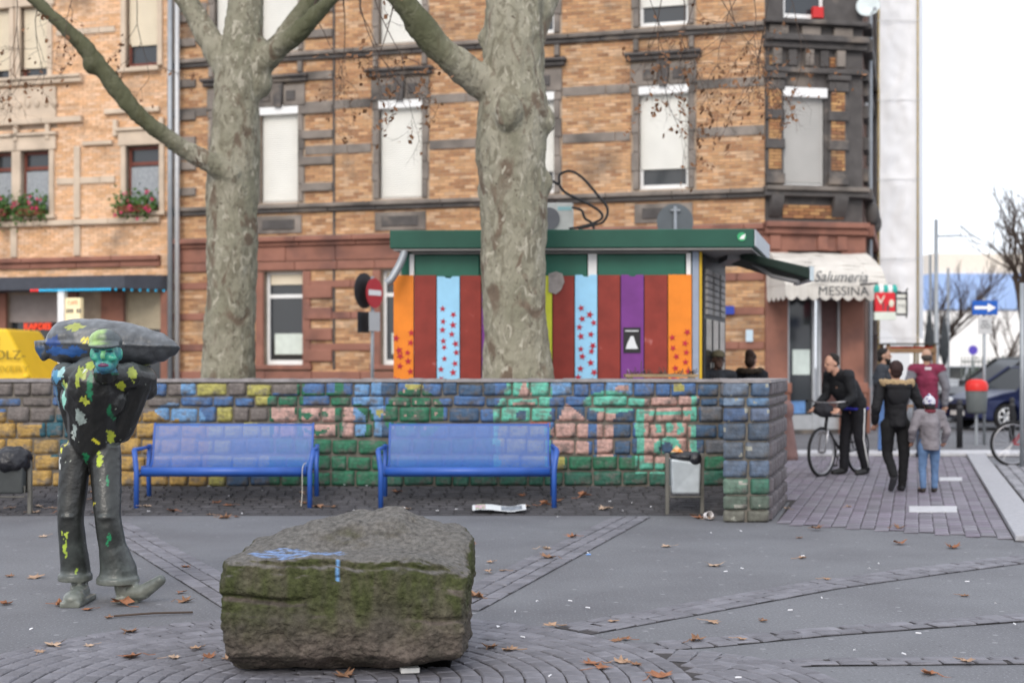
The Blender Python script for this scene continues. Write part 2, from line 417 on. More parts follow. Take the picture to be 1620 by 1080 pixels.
m_mural = mat('painted_stone', (.2, .2, .2), .75, .22, 22, .5, 45, attr=True, spec=.3, col2=(.1, .092, .085), lo=.5, hi=.78, c2scale=8)
m_mort = mat('wall_mortar', (.15, .135, .115), .95, .3, 10, .5, 40)
m_cope = mat('coping', (.27, .25, .25), .9, .25, 8, .5, 30)
wall = thing('painted_wall', 'low rubble stone wall painted with a colourful mural behind the benches', 'wall', (0, WZ, 0))
b = MB(); b.box(-7.6, 3.0, .03, .42, .0, 1.325); b.build('core', m_mort, wall)
b = MB(); n = 80
for i in range(n):
    x0, x1 = -7.6+10.55*i/n, -7.6+10.55*(i+1)/n; h = .012*mn.noise(Vector((i*.7, 0, 0)))
    b.box(x0, x1, -.006+.012*mn.noise(Vector((i*.9, 3, 0))), .45, 1.318, 1.352+h)
b.build('coping', m_cope, wall)
def stone(mb, w, h, colfn, d=.043, nx=12, nz_=8, seed=0):      # rounded, slightly uneven face; faces -y, origin at lower left
    vs = []; fs = []
    for j in range(nz_+1):
        for i in range(nx+1):
            u, v = i/nx, j/nz_; e = min(u*w, (1-u)*w, v*h, (1-v)*h); k = min(1, e/.022); y = -d*math.sqrt(max(0, 1-(1-k)**2))
            cx = .006*mn.noise(Vector((seed, v*3, 0))) if i in (0, nx) else 0; cz = .006*mn.noise(Vector((seed, u*3, 5))) if j in (0, nz_) else 0
            y += .012*mn.noise(Vector((u*w*9+seed, v*h*9, 2)))*k
            # corner rounding
            cr = .02; px_, pz_ = u*w, v*h
            qx = max(cr-px_, 0, px_-(w-cr)); qz = max(cr-pz_, 0, pz_-(h-cr))
            if qx > 0 and qz > 0:
                L = math.hypot(qx, qz)
                if L > cr:
                    s = cr/L; px_ += (qx-qx*s)*(1 if px_ < w/2 else -1); pz_ += (qz-qz*s)*(1 if pz_ < h/2 else -1)
            vs.append((px_+cx, y+.03, pz_+cz))
    for j in range(nz_):
        for i in range(nx): fs.append((j*(nx+1)+i, j*(nx+1)+i+1, (j+1)*(nx+1)+i+1, (j+1)*(nx+1)+i))
    for fct in fs:
        cx = sum(vs[q][0] for q in fct)/4; cz = sum(vs[q][2] for q in fct)/4; mb.add([vs[q] for q in fct], [(0, 1, 2, 3)], colfn(cx, cz))
def weld(mb):
    key = {}; vv = []; mp = []
    for v in mb.v:
        k = tuple(round(c, 5) for c in v)
        if k not in key: key[k] = len(vv); vv.append(v)
        mp.append(key[k])
    mb.v = vv; mb.f = [[mp[i] for i in f] for f in mb.f]; return mb
rows = [(604, 627), (627, 643), (643, 668), (668, 693), (693, 719), (719, 744), (744, 769)]
sc = F/WZ
for ri, (y0, y1) in enumerate(rows):
    x = -60-random.random()*30; 
    while x < 1150:
        w = random.uniform(24, 50)*(1 if y1-y0 > 18 else 1.15); X0 = (x-810)/sc; Wd = (w-1.9)/sc; hj = random.uniform(-3.2, 1.4); Hh = (y1-y0-1.5+hj)/sc; rnd = random.random()
        z0 = CH-(y1-HY-1+random.uniform(-.7, .7))/sc; b = MB()
        stone(b, Wd, Hh, lambda a, c: mural(810+(X0+a)*sc, HY+(CH-z0-c)*sc, rnd), seed=random.random()*90)
        o = weld(b).build('wall_stone', m_mural, wall, True); o.location = (X0, random.uniform(-.008, .006), z0); o.rotation_euler = (random.uniform(-.05, .05), random.uniform(-.03, .03), random.uniform(-.05, .05)); x += w
m_stn = m_mural
# end pier standing forward of the wall, along the street
P0 = gr(1145, 826).to_2d(); P1 = gr(1218, 826).to_2d(); 
pier = thing('wall_pier', 'squat blue and green painted stone pier ending the mural wall', 'wall', (P0.x, P0.y, 0))
wd = (P1-P0).length; dp = 2.0; px2 = .277*dp
b = MB(); b.hexa([(.025, .03, 0), (wd-.025, .03, 0), (wd-.03+px2, dp, 0), (.03+px2, dp, 0), (.025, .03, 1.34), (wd-.025, .03, 1.34), (wd-.03+px2, dp, 1.34), (.03+px2, dp, 1.34)]); b.build('core', m_mort, pier)
b = MB(); b.hexa([(-.01, -.01, 1.335), (wd+.01, -.01, 1.335), (wd+px2+.01, dp, 1.335), (px2, dp, 1.335), (-.01, -.01, 1.365), (wd+.01, -.01, 1.365), (wd+px2+.01, dp, 1.362), (px2, dp, 1.362)]); b.build('coping', m_cope, pier)
pr = [602, 627, 643, 667, 697, 726, 755, 782, 806, 827]; sp = F/P0.y
def pcolr(i, rnd):
    cs = [(.09, .17, .3), LBL, BLU, SLT, SLT, (.05, .12, .24), (.03, .18, .12), (.06, .12, .09), (.09, .1, .08)][i]
    m_ = .25+.35*rnd; return tuple((a*(1-m_)+g_*m_)*(.75+.4*rnd) for a, g_ in zip(cs, (.15, .14, .12)))
for i in range(9):
    z0 = CH-(pr[i+1]-HY)/sp; h = (pr[i+1]-pr[i]-2)/sp; z0 = max(z0, 0); t = random.uniform(.44, .58)*wd
    for (a, c) in ((0, t-.01), (t+.01, wd)):
        rnd = random.random(); col = pcolr(i, rnd); b = MB(); sd = random.random()*50
        def cf(u, v, col=col, sd=sd):
            k = mn.noise(Vector((u*14+sd, v*14, 0)))
            return tuple(q*(1+.35*k) for q in col) if k < .45 else (.3, .3, .26)
        stone(b, c-a, h, cf, seed=sd); o = weld(b).build('wall_stone', m_mural, pier, True); o.location = (a, 0, z0)
    d0 = .02+ (0 if i % 2 else .1)
    while d0 < 1.9:                                # side face toward the street
        l = random.uniform(.24, .4); b = MB(); k = random.uniform(.8, 1.15)
        stone(b, min(l, 1.98-d0)-.02, h, lambda u, v: (.12*k, .105*k, .11*k), seed=random.random()*50)
        o = weld(b).build('wall_stone', m_mural, pier, True); th = math.atan2(1, .277); o.rotation_euler = (0, 0, th)
        o.location = (wd-.004+.277*d0/1.0376, d0/1.0376, z0); d0 += l
# ================================================================ HOUSES
A = Vector((-8.32, 35.0)); B = Vector((5.51, 31.0)); D = (B-A).normalized(); FA = math.atan2(D.y, D.x)
def fs(px, py=None):            # measured picture position -> distance along the facade, height
    k = (px-810)/F; s = (k*A.y-A.x)/(D.x-k*D.y)
    if py is None: return s
    return s, CH+(HY-py)/F*(A.y+s*D.y)
m_brick = mat('brick', (.5, .27, .13), .85, .15, 5, attr=True, spec=.2, col2=(.15, .115, .09), lo=.54, hi=.78, c2scale=.9)
m_bmort = mat('brick_mortar', (.38, .3, .23), .95, .3, 3)
m_stone = mat('grey_trim_stone', (.22, .19, .165), .85, .3, 2.5, .3, 12, col2=(.1, .09, .082), lo=.45, hi=.68, c2scale=1.1)
m_soot = mat('sooty_trim_stone', (.085, .078, .075), .8, .3, 3, .3, 12, col2=(.21, .175, .145), lo=.55, hi=.72, c2scale=1.6)
m_red = mat('red_sandstone', (.27, .125, .09), .85, .2, 2, .2, 15, col2=(.16, .08, .065), lo=.5, hi=.7, c2scale=1.3)
m_beige = mat('beige_trim_stone', (.54, .44, .34), .85, .18, 2, .2, 14)
m_white = mat('white_paint', (.78, .78, .77), .5, .06, 3)
m_shut = mat('pale_shutter', (.72, .71, .66), .6, .06, 2)
m_shutc = mat('cream_shutter', (.68, .6, .46), .6, .06, 2)
m_shutg = mat('grey_shutter', (.42, .41, .39), .6, .06, 2)
m_glass = glass('window_glass'); m_frame = mat('brown_frame', (.16, .05, .035), .5, .15)
m_lace = mat('lace', (.3, .32, .34), .9, .35, 30)
m_steel = mat('zinc', (.3, .32, .34), .45, .12, 4, metal=.4)
def cells(s0, s1, z0, z1, ops):
    zs = sorted({z0, z1, *[min(max(o[k], z0), z1) for o in ops for k in (2, 3)]}); out = []
    for a, c in zip(zs, zs[1:]):
        mid = (a+c)/2; cuts = sorted([(o[0], o[1]) for o in ops if o[2] < mid < o[3]]); x = s0
        for p, q in cuts:
            if q <= s0 or p >= s1: continue
            if p > x: out.append((x, p, a, c))
            x = max(x, q)
        if x < s1: out.append((x, s1, a, c))
    return out
def brickwork(mb, s0, s1, z0, z1, ops, pal, y=0.0):
    z = z0; r = 0
    while z < z1-.03:
        zc = z+.033; segs = [(s0, s1)]
        for o in ops:
            if o[2]-.02 < zc < o[3]+.02:
                ns = []
                for a, c in segs:
                    if o[1] <= a or o[0] >= c: ns.append((a, c))
                    else:
                        if o[0] > a: ns.append((a, o[0]))
                        if o[1] < c: ns.append((o[1], c))
                segs = ns
        for a, c in segs:
            x = a - (.125 if r % 2 else 0)
            while x < c:
                p, q = max(x, a), min(x+.24, c)
                if q-p > .03:
                    cc = random.choice(pal); k = random.uniform(.88, 1.1); cc = tuple(v*k for v in cc); d = random.uniform(0, .006)
                    mb.add([(p, y, z), (q, y, z), (q, y, z+.064), (p, y, z+.064), (p+.005, y-.012-d, z+.005), (q-.005, y-.012-d, z+.005), (q-.005, y-.012-d, z+.059), (p+.005, y-.012-d, z+.059)],
                           [(4, 5, 6, 7), (0, 1, 5, 4), (1, 2, 6, 5), (2, 3, 7, 6), (3, 0, 4, 7)], cc)
                x += .25
        z += .075; r += 1
def shutter(name, x0, x1, z0, z1, y, m, par):       # rolled-down slatted blind
    b = MB(); z = z1; vs = []; n = int((z1-z0)/.05)
    for i in range(n):
        za, zb = z1-(z1-z0)*i/n, z1-(z1-z0)*(i+1)/n
        b.add([(x0, y, za), (x1, y, za), (x1, y-.012, (za+zb)/2), (x0, y-.012, (za+zb)/2), (x1, y-.002, zb), (x0, y-.002, zb)], [(0, 1, 2, 3), (3, 2, 4, 5)])
    return b.build(name, m, par)
def window(par, x0, x1, z0, z1, y=.16, shut=1.0, ms=None, mf=None, header=True, lace=False, bars=True):
    w = bpy.data.objects.new('window', None); C.objects.link(w); w.parent = par; w.location = (0, 0, 0)
    mf = mf or m_white; t = .07; zt = z1-(.0 if not header else .2)
    b = MB(); b.box(x0, x0+t, y-.03, y+.05, z0, z1); b.box(x1-t, x1, y-.03, y+.05, z0, z1); b.box(x0+t, x1-t, y-.03, y+.05, z1-t, z1); b.box(x0+t, x1-t, y-.03, y+.05, z0, z0+t*1.6)
    if bars:
        zm = z0+(z1-z0)*.72; b.box(x0+t, x1-t, y-.02, y+.04, zm, zm+.09)
    b.build('frame', mf, w)
    b = MB(); b.box(x0+t, x1-t, y+.01, y+.03, z0+t*1.6, z1-t); b.build('pane', m_glass, w)
    if lace:
        b = MB(); n = 24
        for i in range(n):
            a, c = x0+t+(x1-x0-2*t)*i/n, x0+t+(x1-x0-2*t)*(i+1)/n; u, v = .03*math.sin(i*1.7), .03*math.sin((i+1)*1.7)
            b.add([(a, y-.035+.2*u, z0+.15), (c, y-.035+.2*v, z0+.15), (c, y-.035+.2*v, z1-.5), (a, y-.035+.2*u, z1-.5)], [(0, 1, 2, 3)])
        b.build('curtain', m_lace, w)
    if header:
        b = MB(); b.box(x0-.04, x1+.04, y-.22, y-.03, z1-.19, z1+.02); b.build('shutter_box', m_white if ms is not m_shutc else m_shutc, w, bevel=.012)
    if shut > 0: shutter('roller_shutter', x0+.03, x1-.03, z1-(z1-z0-.05)*shut, z1-.02, y-.05, ms or m_shut, w)
    return w
PAL = [(.5, .285, .145), (.56, .335, .18), (.43, .235, .12), (.52, .31, .16), (.36, .19, .1), (.58, .385, .24)]
PAL2 = [(.74, .46, .27), (.78, .51, .32), (.7, .42, .23), (.76, .52, .35)]
PALD = [(.42, .22, .1), (.46, .26, .12), (.35, .17, .08), (.5, .29, .13), (.27, .13, .07)]

# ---------------- corner house, long front
hs = thing('corner_house', 'ornate orange brick corner house with sooty stone bands and red sandstone ground floor', 'building', (A.x, A.y, 0), FA)
LEN = (B-A).length; TOP = 12.9
win1 = []                                            # first floor openings
for (a, c, y0, y1, sh) in ((340, 398, 182, 326, 1), (412, 472, 176, 322, 1), (600, 668, 163, 315, 1), (806, 877, 150, 306, .8), (1011, 1089, 140, 300, .82)):
    s0, zt = fs(a, y0); s1, zb = fs(c, y1); win1.append((s0, s1, 5.42, 7.72, sh))
win2 = [(a, c, 9.05, 11.35, sh) for (a, c, _, _, sh) in win1]
wing = [(fs(418), fs(480), CH+.02, 3.75, 0), (fs(603), fs(665), CH+.02, 3.75, 0), (fs(812), fs(872), CH, 3.75, 1), (fs(1015), fs(1080), CH, 3.75, 1)]
allo = win1+win2+wing
b = MB()
for (a, c, z0, z1) in cells(0, LEN, 0, TOP, allo): b.box(a, c, 0.0, .35, z0, z1)
b.build('wall', m_bmort, hs)
bw = MB(); ops = [(o[0]-.18, o[1]+.18, o[2]-.1, o[3]+.62) for o in win1+win2]
brickwork(bw, .05, LEN, 4.62, TOP-.3, ops, PAL); 
gops = [(o[0]-.2, o[1]+.2, 0, 3.95) for o in wing]
brickwork(bw, .05, LEN, 1.35, 3.9, gops, PAL)
bw.build('brickwork', m_brick, hs, kind='stuff')
xj = fs(527)
def band(name, s0, s1, z0, z1, out, m, par=hs, ch=.015):
    b = MB(); b.cbox(s0, s1, -out, .0, z0, z1, ch); return b.build(name, m, par)
def course(name, s0, s1, z0, z1, out, m, ops=(), par=hs, step=1.1):     # run of cut stones
    x = s0
    segs = [(s0, s1)]
    for o in ops:
        if o[2] < (z0+z1)/2 < o[3]:
            ns = []
            for a, c in segs:
                if o[1] <= a or o[0] >= c: ns.append((a, c))
                else:
                    if o[0] > a: ns.append((a, o[0]))
                    if o[1] < c: ns.append((o[1], c))
            segs = ns
    for a, c in segs:
        x = a
        while x < c-.02:
            l = min(random.uniform(.8, 1.3)*step, c-x)
            if c-x-l < .25: l = c-x
            band(name, x, x+l-.008, z0, z1, out+random.uniform(0, .006), m, par); x += l
for zs in (5.3, 8.92):                               # moulded sill courses
    course('sill_course', 0, LEN, zs-.14, zs-.04, .1, m_soot, step=1.4); course('sill_course', 0, LEN, zs-.04, zs+.06, .17, m_stone, step=1.6)
    course('stone_band', 0, LEN, zs+1.22, zs+1.44, .035, m_stone, ops=[(o[0]-.19, o[1]+.19, 0, 20) for o in win1])
    course('stone_band', 0, LEN, zs+2.28, zs+2.5, .035, m_stone, ops=[(o[0]-.19, o[1]+.19, 0, 20) for o in win1])
course('base_cornice', 0, LEN, 4.36, 4.46, .12, m_red, step=1.6); course('base_cornice', 0, LEN, 4.46, 4.58, .22, m_red, step=1.8)
course('frieze', 0, LEN, 4.0, 4.36, .05, m_red, step=1.4)
for z in (1.5, 2.25, 3.0): course('sandstone_band', 0, LEN, z+.35, z+.52, .06, m_red, ops=gops)
course('sandstone_band', 0, LEN, 3.78, 3.98, .08, m_red, ops=[(o[0]-.02, o[1]+.02, 0, 3.74) for o in wing])
course('plinth', 0, LEN, 1.0, 1.36, .12, m_red); course('plinth', 0, LEN, 0, 1.0, .18, m_red, step=1.5)
course('roof_cornice', 0, LEN, TOP-.35, TOP, .35, m_soot, step=1.5)
b = MB(); b.hexa([(0, .1, TOP), (LEN, .1, TOP), (LEN, 6, TOP), (0, 6, TOP), (0, 1.6, TOP+2.4), (LEN-1, 1.6, TOP+2.4), (LEN-1, 6, TOP+2.4), (0, 6, TOP+2.4)]); b.build('roof', mat('slate', (.06, .06, .07), .7, .2), hs)
for wi, w in enumerate(win1+win2):
    x0, x1, z0, z1, sh = w
    window(hs, x0, x1, z0, z1, .18, sh, m_shut)
    for s in (0, 1):                                  # jamb stones, long and short
        z = z0; k = 0
        while z < z1-.05:
            h = .42; e = .17 if k % 2 else .13
            a, c = (x0-e, x0) if s == 0 else (x1, x1+e); b = MB(); b.cbox(a, c, -.05, .18, z, min(z+h, z1)-.01, .012); b.build('jamb_stone', m_stone, hs); z += h; k += 1
    xm = (x0+x1)/2
    band('lintel', x0-.19, xm-.13, z1, z1+.5, .07, m_stone); band('lintel', xm+.13, x1+.19, z1, z1+.5, .07, m_stone)
    b = MB(); b.add([(xm-.09, -.13, z1-.02), (xm+.09, -.13, z1-.02), (xm+.14, -.13, z1+.54), (xm-.14, -.13, z1+.54), (xm-.09, 0, z1-.02), (xm+.09, 0, z1-.02), (xm+.14, 0, z1+.54), (xm-.14, 0, z1+.54)], [(0, 1, 2, 3), (0, 4, 5, 1), (1, 5, 6, 2), (2, 6, 7, 3), (3, 7, 4, 0)]); b.build('keystone', m_soot, hs)
    for q in (-1, 1):
        b = MB(); b.cbox(xm+q*.33-.12, xm+q*.33+.12, -.1, -.07, z1+.12, z1+.36, .02); b.build('lintel_panel', m_soot, hs)
    band('hood', x0-.26, x1+.26, z1+.56, z1+.66, .16, m_soot); band('hood', x0-.3, x1+.3, z1+.66, z1+.73, .24, m_soot)
    if z0 < 6:
        band('apron_panel', x0-.1, x1+.1, 4.66, 5.1, .05, m_stone); band('apron_panel', x0+.08, x1-.08, 4.76, 5.0, .075, m_soot)
        for q in (x0-.12, x1+.02): b = MB(); b.cbox(q, q+.12, -.13, 0, 8.5, 8.76, .02); b.build('console', m_stone, hs)
for w in wing:
    x0, x1, z0, z1, sh = w; window(hs, x0, x1, z0, z1, .2, sh, m_shut, header=False)
    for (a, c) in ((x0-.2, x0), (x1, x1+.2)):
        b = MB(); b.cbox(a, c, -.07, .2, z0-.1, z1, .015); b.build('jamb_stone', m_red, hs)
    band('window_sill', x0-.25, x1+.25, z0-.12, z0, .15, m_red)
    if sh == 0:
        b = MB(); b.box(x0+.1, x1-.1, .16, .175, z1-.3, z1-.05); b.build('blind', m_shutc, hs)
        b = MB(); b.box(x0+.2, x1-.08, .17, .185, z0+.25, z0+.75); b.build('window_card', mat('card', (.6, .66, .6), .8, .1), hs)
# quoin bars of the projecting end bay
z = 4.75; k = 0
for zc in (5.65, 6.28, 6.9, 7.5, 8.3, 9.3, 9.9, 10.6):
    for (a, c) in ((.1, .62), (fs(478), xj)): band('quoin_stone', a, c, zc, zc+.2, .09, m_stone)
for zc in (1.6, 2.1, 2.6, 3.1): band('quoin_stone', fs(484), xj, zc, zc+.28, .1, m_red)
band('bay_edge', xj, xj+.06, 1.4, 12.5, .045, m_soot)

# ---------------- chamfered corner with oriel
CB = Vector((7.75, 31.45)); Dc = (CB-B).normalized(); LC = (CB-B).length; FC = math.atan2(Dc.y, Dc.x)
hc = thing('corner_oriel', 'blackened stone corner bay with grey shuttered window above the delicatessen awning', 'building', (B.x, B.y, 0), FC)
wx0, wx1 = .43, 1.38
oo = [(wx0, wx1, 5.45, 7.55), (wx0, wx1, 9.1, 11.3), (.52, 1.75, .35, 2.95)]
b = MB()
for (a, c, z0, z1) in cells(0, LC, 0, TOP, oo): b.box(a, c, 0, .35, z0, z1)
b.build('wall', m_soot, hc)
window(hc, wx0, wx1, 5.45, 7.55, .12, 1, m_shutg); w2 = window(hc, wx0, wx1, 9.1, 11.3, .12, .75, m_shutg)
b = MB(); b.box(wx1-.28, wx1-.04, -.06, .06, 9.12, 9.36); b.build('red_box', mat('red_plastic', (.55, .03, .03), .5, .1), hc)
bw = MB()
for (a, c) in ((.07, .36), (1.52, 1.84)):
    for z0 in (5.78, 6.42, 7.06): brickwork(bw, a, c, z0, z0+.42, [], PALD, -.06)
brickwork(bw, .4, LC-.45, 4.72, 5.05, [], PALD, -.03); brickwork(bw, .1, .35, 8.05, 8.3, [], PALD, -.03); brickwork(bw, 1.5, 1.85, 8.05, 8.3, [], PALD, -.03)
bw.build('brickwork', m_brick, hc, kind='stuff')
for (a, c) in ((.02, .41), (1.47, 1.9)):
    band('pilaster', a, c, 5.44, 7.8, .05, m_soot, hc)
    for z0 in (5.46, 6.22, 6.86, 7.5): band('pilaster_block', a-.02, c+.02, z0, z0+.22, .12, m_soot, hc)
    band('pilaster_cap', a-.05, c+.05, 7.74, 7.86, .17, m_soot, hc)
    b = MB(); n = 10; poly = [(-.06, 4.75)]+[(-.06-.2*math.sin(math.pi/2*i/n), 4.75+.45*i/n) for i in range(n+1)]+[(-.0, 5.2), (0, 4.75)]
    b.prism(poly, a+.06, c-.06, 'x'); b.build('console', m_soot, hc)
for (z0, z1, o, m) in ((5.18, 5.3, .2, m_soot), (5.3, 5.4, .28, m_stone), (7.88, 8.0, .16, m_soot), (8.42, 8.56, .14, m_soot), (8.56, 8.7, .26, m_soot), (8.94, 9.04, .22, m_soot), (4.36, 4.5, .2, m_red), (4.5, 4.62, .3, m_red), (4.0, 4.36, .08, m_red), (12.5, 12.9, .4, m_soot)):
    band('moulding', -.05, LC+.05, z0, z1, o, m, hc)
for i in range(5):
    x = .25+i*.37; band('frieze_block', x-.1, x+.1, 8.04, 8.4, .09 if i % 2 else .15, m_soot if i % 2 else m_stone, hc)
for x in (.3, 1.05, 1.8): band('apron_panel', x-.22, x+.22, 8.72, 8.92, .1, m_stone, hc)
for x in (.2, 1.3, 1.75): band('frieze_block', x-.12, x+.12, 4.02, 4.34, .14, m_red, hc)
# shop front under the awning
for (a, c) in ((.0, .5), (1.75, LC)):
    band('shop_pier', a, c, .9, 4.0, .1, m_red, hc); band('shop_pier_base', a-.03, c+.03, 0, .9, .17, m_red, hc); band('shop_pier_mould', a-.05, c+.05, .9, 1.12, .2, m_red, hc)
b = MB()
for x in (.5, 1.1, 1.24, 1.7): b.box(x, x+.06, -.02, .1, .1, 3.1)
b.box(.56, 1.7, -.015, .09, 2.95, 3.12); b.box(.56, 1.7, -.01, .08, .1, .42); b.build('shop_frame', mat('alu', (.45, .46, .47), .4, .1, metal=.5), hc)
b = MB(); b.box(.56, 1.1, .05, .07, .42, 2.95); b.build('shop_window', m_glass, hc); b = MB(); b.box(1.3, 1.7, .05, .07, .42, 2.95); b.build('shop_door', mat('door_brown', (.1, .05, .045), .5, .2), hc)
b = MB(); b.box(.66, 1.06, .03, .045, 1.3, 1.85); b.build('notice', mat('paper_green', (.6, .68, .64), .8, .1), hc)
b = MB(); b.box(.58, .95, .03, .045, .45, .72); b.build('poster', mat('poster_blue', (.12, .25, .5), .6, .3), hc)
# awning: curved hood with scalloped valance and lettering
aw = MB(); nA = 12; x0, x1 = .0, LC+.02; pr_ = [(-.12-1.05*math.sin(math.pi/2*(i/nA)**.8)**1.0*(i/nA)**.5, 3.95-.75*(i/nA)**1.6) for i in range(nA+1)]
for i in range(nA):
    (ya, za), (yb, zb) = pr_[i], pr_[i+1]; k = 6
    for j in range(k):
        a, c = x0+(x1-x0)*j/k, x0+(x1-x0)*(j+1)/k; s1_, s2_ = .014*math.sin(j*2.3+i*.9), .014*math.sin((j+1)*2.3+i*.9)
        aw.add([(a, ya, za+s1_), (c, ya, za+s2_), (c, yb, zb+s2_), (a, yb, zb+s1_)], [(0, 1, 2, 3)])
for xx in (x0, x1):
    aw.add([(xx, y, z) for y, z in pr_]+[(xx, -.12, 3.2)], [list(range(nA+2))])
yv, zv = pr_[-1]
def valance(xa, ya, xb, yb, n):
    for i in range(n):
        for q in range(6):
            t0, t1 = (i+q/6)/n, (i+(q+1)/6)/n; d0, d1 = .24+.09*math.sin(math.pi*q/6), .24+.09*math.sin(math.pi*(q+1)/6)
            p = lambda t: (xa+(xb-xa)*t, ya+(yb-ya)*t)
            (u0, v0), (u1, v1) = p(t0), p(t1); aw.add([(u0, v0, zv), (u1, v1, zv), (u1, v1, zv-d1), (u0, v0, zv-d0)], [(0, 1, 2, 3)])
valance(x0, yv, x1, yv, 9); valance(x0, yv, x0, -.12, 4); valance(x1, yv, x1, -.12, 4)
m_can = mat('canvas', (.6, .57, .52), .9, .12, 2.5, .2, 60, col2=(.45, .42, .38), lo=.55, hi=.75, c2scale=1.5)
awo = aw.build('shop_awning', m_can, hc); so_ = awo.modifiers.new('s', 'SOLIDIFY'); so_.thickness = .008
m_ink = mat('ink_grey', (.07, .075, .08), .8, .1)
text('lettering', 'MESSINA', .27, m_ink, awo, (.72, yv-.012, zv-.215), (R(90), 0, 0), 0, .003, 1.1)
dz = pr_[-1][1]-pr_[-3][1]; dy = pr_[-1][0]-pr_[-3][0]
text('lettering', 'Salumeria', .34, m_ink, awo, (.62, yv-.02, zv+.07), (R(90)-math.atan2(-dy, -dz)*.5, 0, 0), .45, .003, .92)
# ---------------- street side of the corner house
E = Vector((CB.x+3.9, CB.y+13.8)); De = (E-CB).normalized(); LE = (E-CB).length
he = thing('street_front', 'dark side front of the corner house receding along the street', 'building', (CB.x, CB.y, 0), math.atan2(De.y, De.x))
so2 = [(x, x+1.1, z, z+2.1) for x in (1.2, 3.8, 6.4, 9) for z in (1.2, 5.45, 9.1)]
b = MB()
for (a, c, z0, z1) in cells(0, LE, 0, TOP, so2): b.box(a, c, 0, .35, z0, z1)
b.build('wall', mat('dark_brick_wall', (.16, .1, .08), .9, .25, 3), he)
for o in so2: window(he, *o, .15, .5, m_shutg)
for (z0, z1, o, m) in ((5.18, 5.4, .22, m_soot), (8.42, 8.7, .22, m_soot), (8.94, 9.04, .2, m_soot), (4.36, 4.6, .25, m_red), (7.8, 8.0, .14, m_soot), (12.5, 12.9, .35, m_soot), (0, 1, .15, m_red)):
    band('moulding', .02, LE, z0, z1, o, m, he)
for x in (.25, .75, 2.6): 
    for z in (5.6, 6.3, 7.0, 7.5): band('quoin_stone', x, x+.35, z, z+.28, .12, m_soot, he)
    b = MB(); b.ell((x+.15, -.2, 4.9), (.13, .16, .25)); b.build('console', m_soot, he, True)
b = MB(); b.tube([(.9, -.14, 0), (.9, -.14, 12.5)], .05, 8); b.build('downpipe', m_steel, he)
# ---------------- neighbouring house, left
hl = thing('neighbour_house', 'pale orange brick house with beige stone trim and flower boxes', 'building', (A.x, A.y, 0), FA)
LL = -9.5
def lf(px, py): return fs(px, py)
L1 = [(fs(-62), fs(-18), 5.3, 6.95, 0), (fs(-12), fs(20), 5.3, 6.95, 0), (fs(34), fs(79), 5.3, 6.95, 0), (fs(200), fs(253), 5.3, 6.95, 0)]
L2 = [(fs(-62), fs(-18), 8.75, 10.6, .86), (fs(-22), fs(16), 8.75, 10.6, .86), (fs(33), fs(76), 8.75, 10.6, .86), (fs(200), fs(250), 8.9, 10.9, .75)]
gl = [(fs(12), fs(100), .5, 3.3), (fs(198), fs(256), .5, 3.3), (fs(-90), fs(-10), .5, 3.3)]
ops = [(o[0], o[1], o[2], o[3]) for o in L1+L2]+gl
b = MB()
for (a, c, z0, z1) in cells(LL, -.03, 0, 12.4, ops): b.box(a, c, 0.02, .35, z0, z1)
b.build('wall', m_bmort, hl)
bw = MB(); bo = [(o[0]-.1, o[1]+.1, o[2]-.05, o[3]+.35) for o in L1+L2]+[(-20, fs(90), 7.55, 8.5)]
brickwork(bw, LL, -.05, 3.6, 12, bo, PAL2, .02); bw.build('brickwork', m_brick, hl, kind='stuff')
def lb(n, a, c, z0, z1, o, m=m_beige): return band(n, a, c, z0, z1, o, m, hl)
for w in L1:
    window(hl, w[0], w[1], w[2], w[3]-.02, .16, 0, None, m_frame, False, True); x0, x1, z0, z1, _ = w
    for q in ((x0-.14, x0), (x1, x1+.14)): b = MB(); b.cbox(q[0], q[1], -.06, .16, z0, z1, .012); b.build('jamb_stone', m_beige, hl)
    lb('lintel', x0-.2, x1+.2, z1, z1+.36, .08); lb('hood', x0-.25, x1+.25, z1+.36, z1+.44, .15)
    lb('window_sill', x0-.2, x1+.2, z0-.1, z0, .15)
for w in L2:
    window(hl, w[0], w[1], w[2], w[3], .16, w[4], m_shutc, m_frame, False); x0, x1, z0, z1, _ = w
    for q in ((x0-.14, x0), (x1, x1+.14)): b = MB(); b.cbox(q[0], q[1], -.06, .16, z0, z1, .012); b.build('jamb_stone', m_beige, hl)
    lb('lintel', x0-.2, x1+.2, z1, z1+.36, .08)
def lcourse(n, z0, z1, o, m=m_beige, a=LL, c=-.35): course(n, a, c, z0, z1, o, m, par=hl)
xp = fs(133)
lcourse('sill_course', 8.6, 8.72, .14, m_beige, LL, xp); lcourse('sill_course', 8.72, 8.8, .2, m_beige, LL, xp); lcourse('sill_course', 8.76, 8.88, .16, m_beige, fs(190), -.35)
lcourse('stone_panel', 7.75, 8.55, .05, m_beige, LL, fs(90)); lcourse('stone_band', 7.6, 7.75, .14, m_beige, LL, xp); lcourse('stone_band', 7.75, 7.88, .12, m_beige, fs(168), -.35)
for i in range(7):
    p = fs(5+i*14, 150); b = MB(); b.ell((p[0], -.06, 8.12), (.07, .05, .1)); b.build('rosette', m_beige, hl, True)
lcourse('stone_band', 7.0, 7.1, .1, m_beige, xp, fs(180)); lcourse('stone_band', 6.05, 6.22, .04, m_beige, fs(90), fs(183))
lcourse('stone_band', 9.8, 9.95, .04, m_beige, fs(90), fs(183)); lcourse('base_course', 5.02, 5.16, .12); lcourse('red_course', 4.1, 4.22, .16, m_red); lcourse('red_course', 3.95, 4.1, .08, m_red)
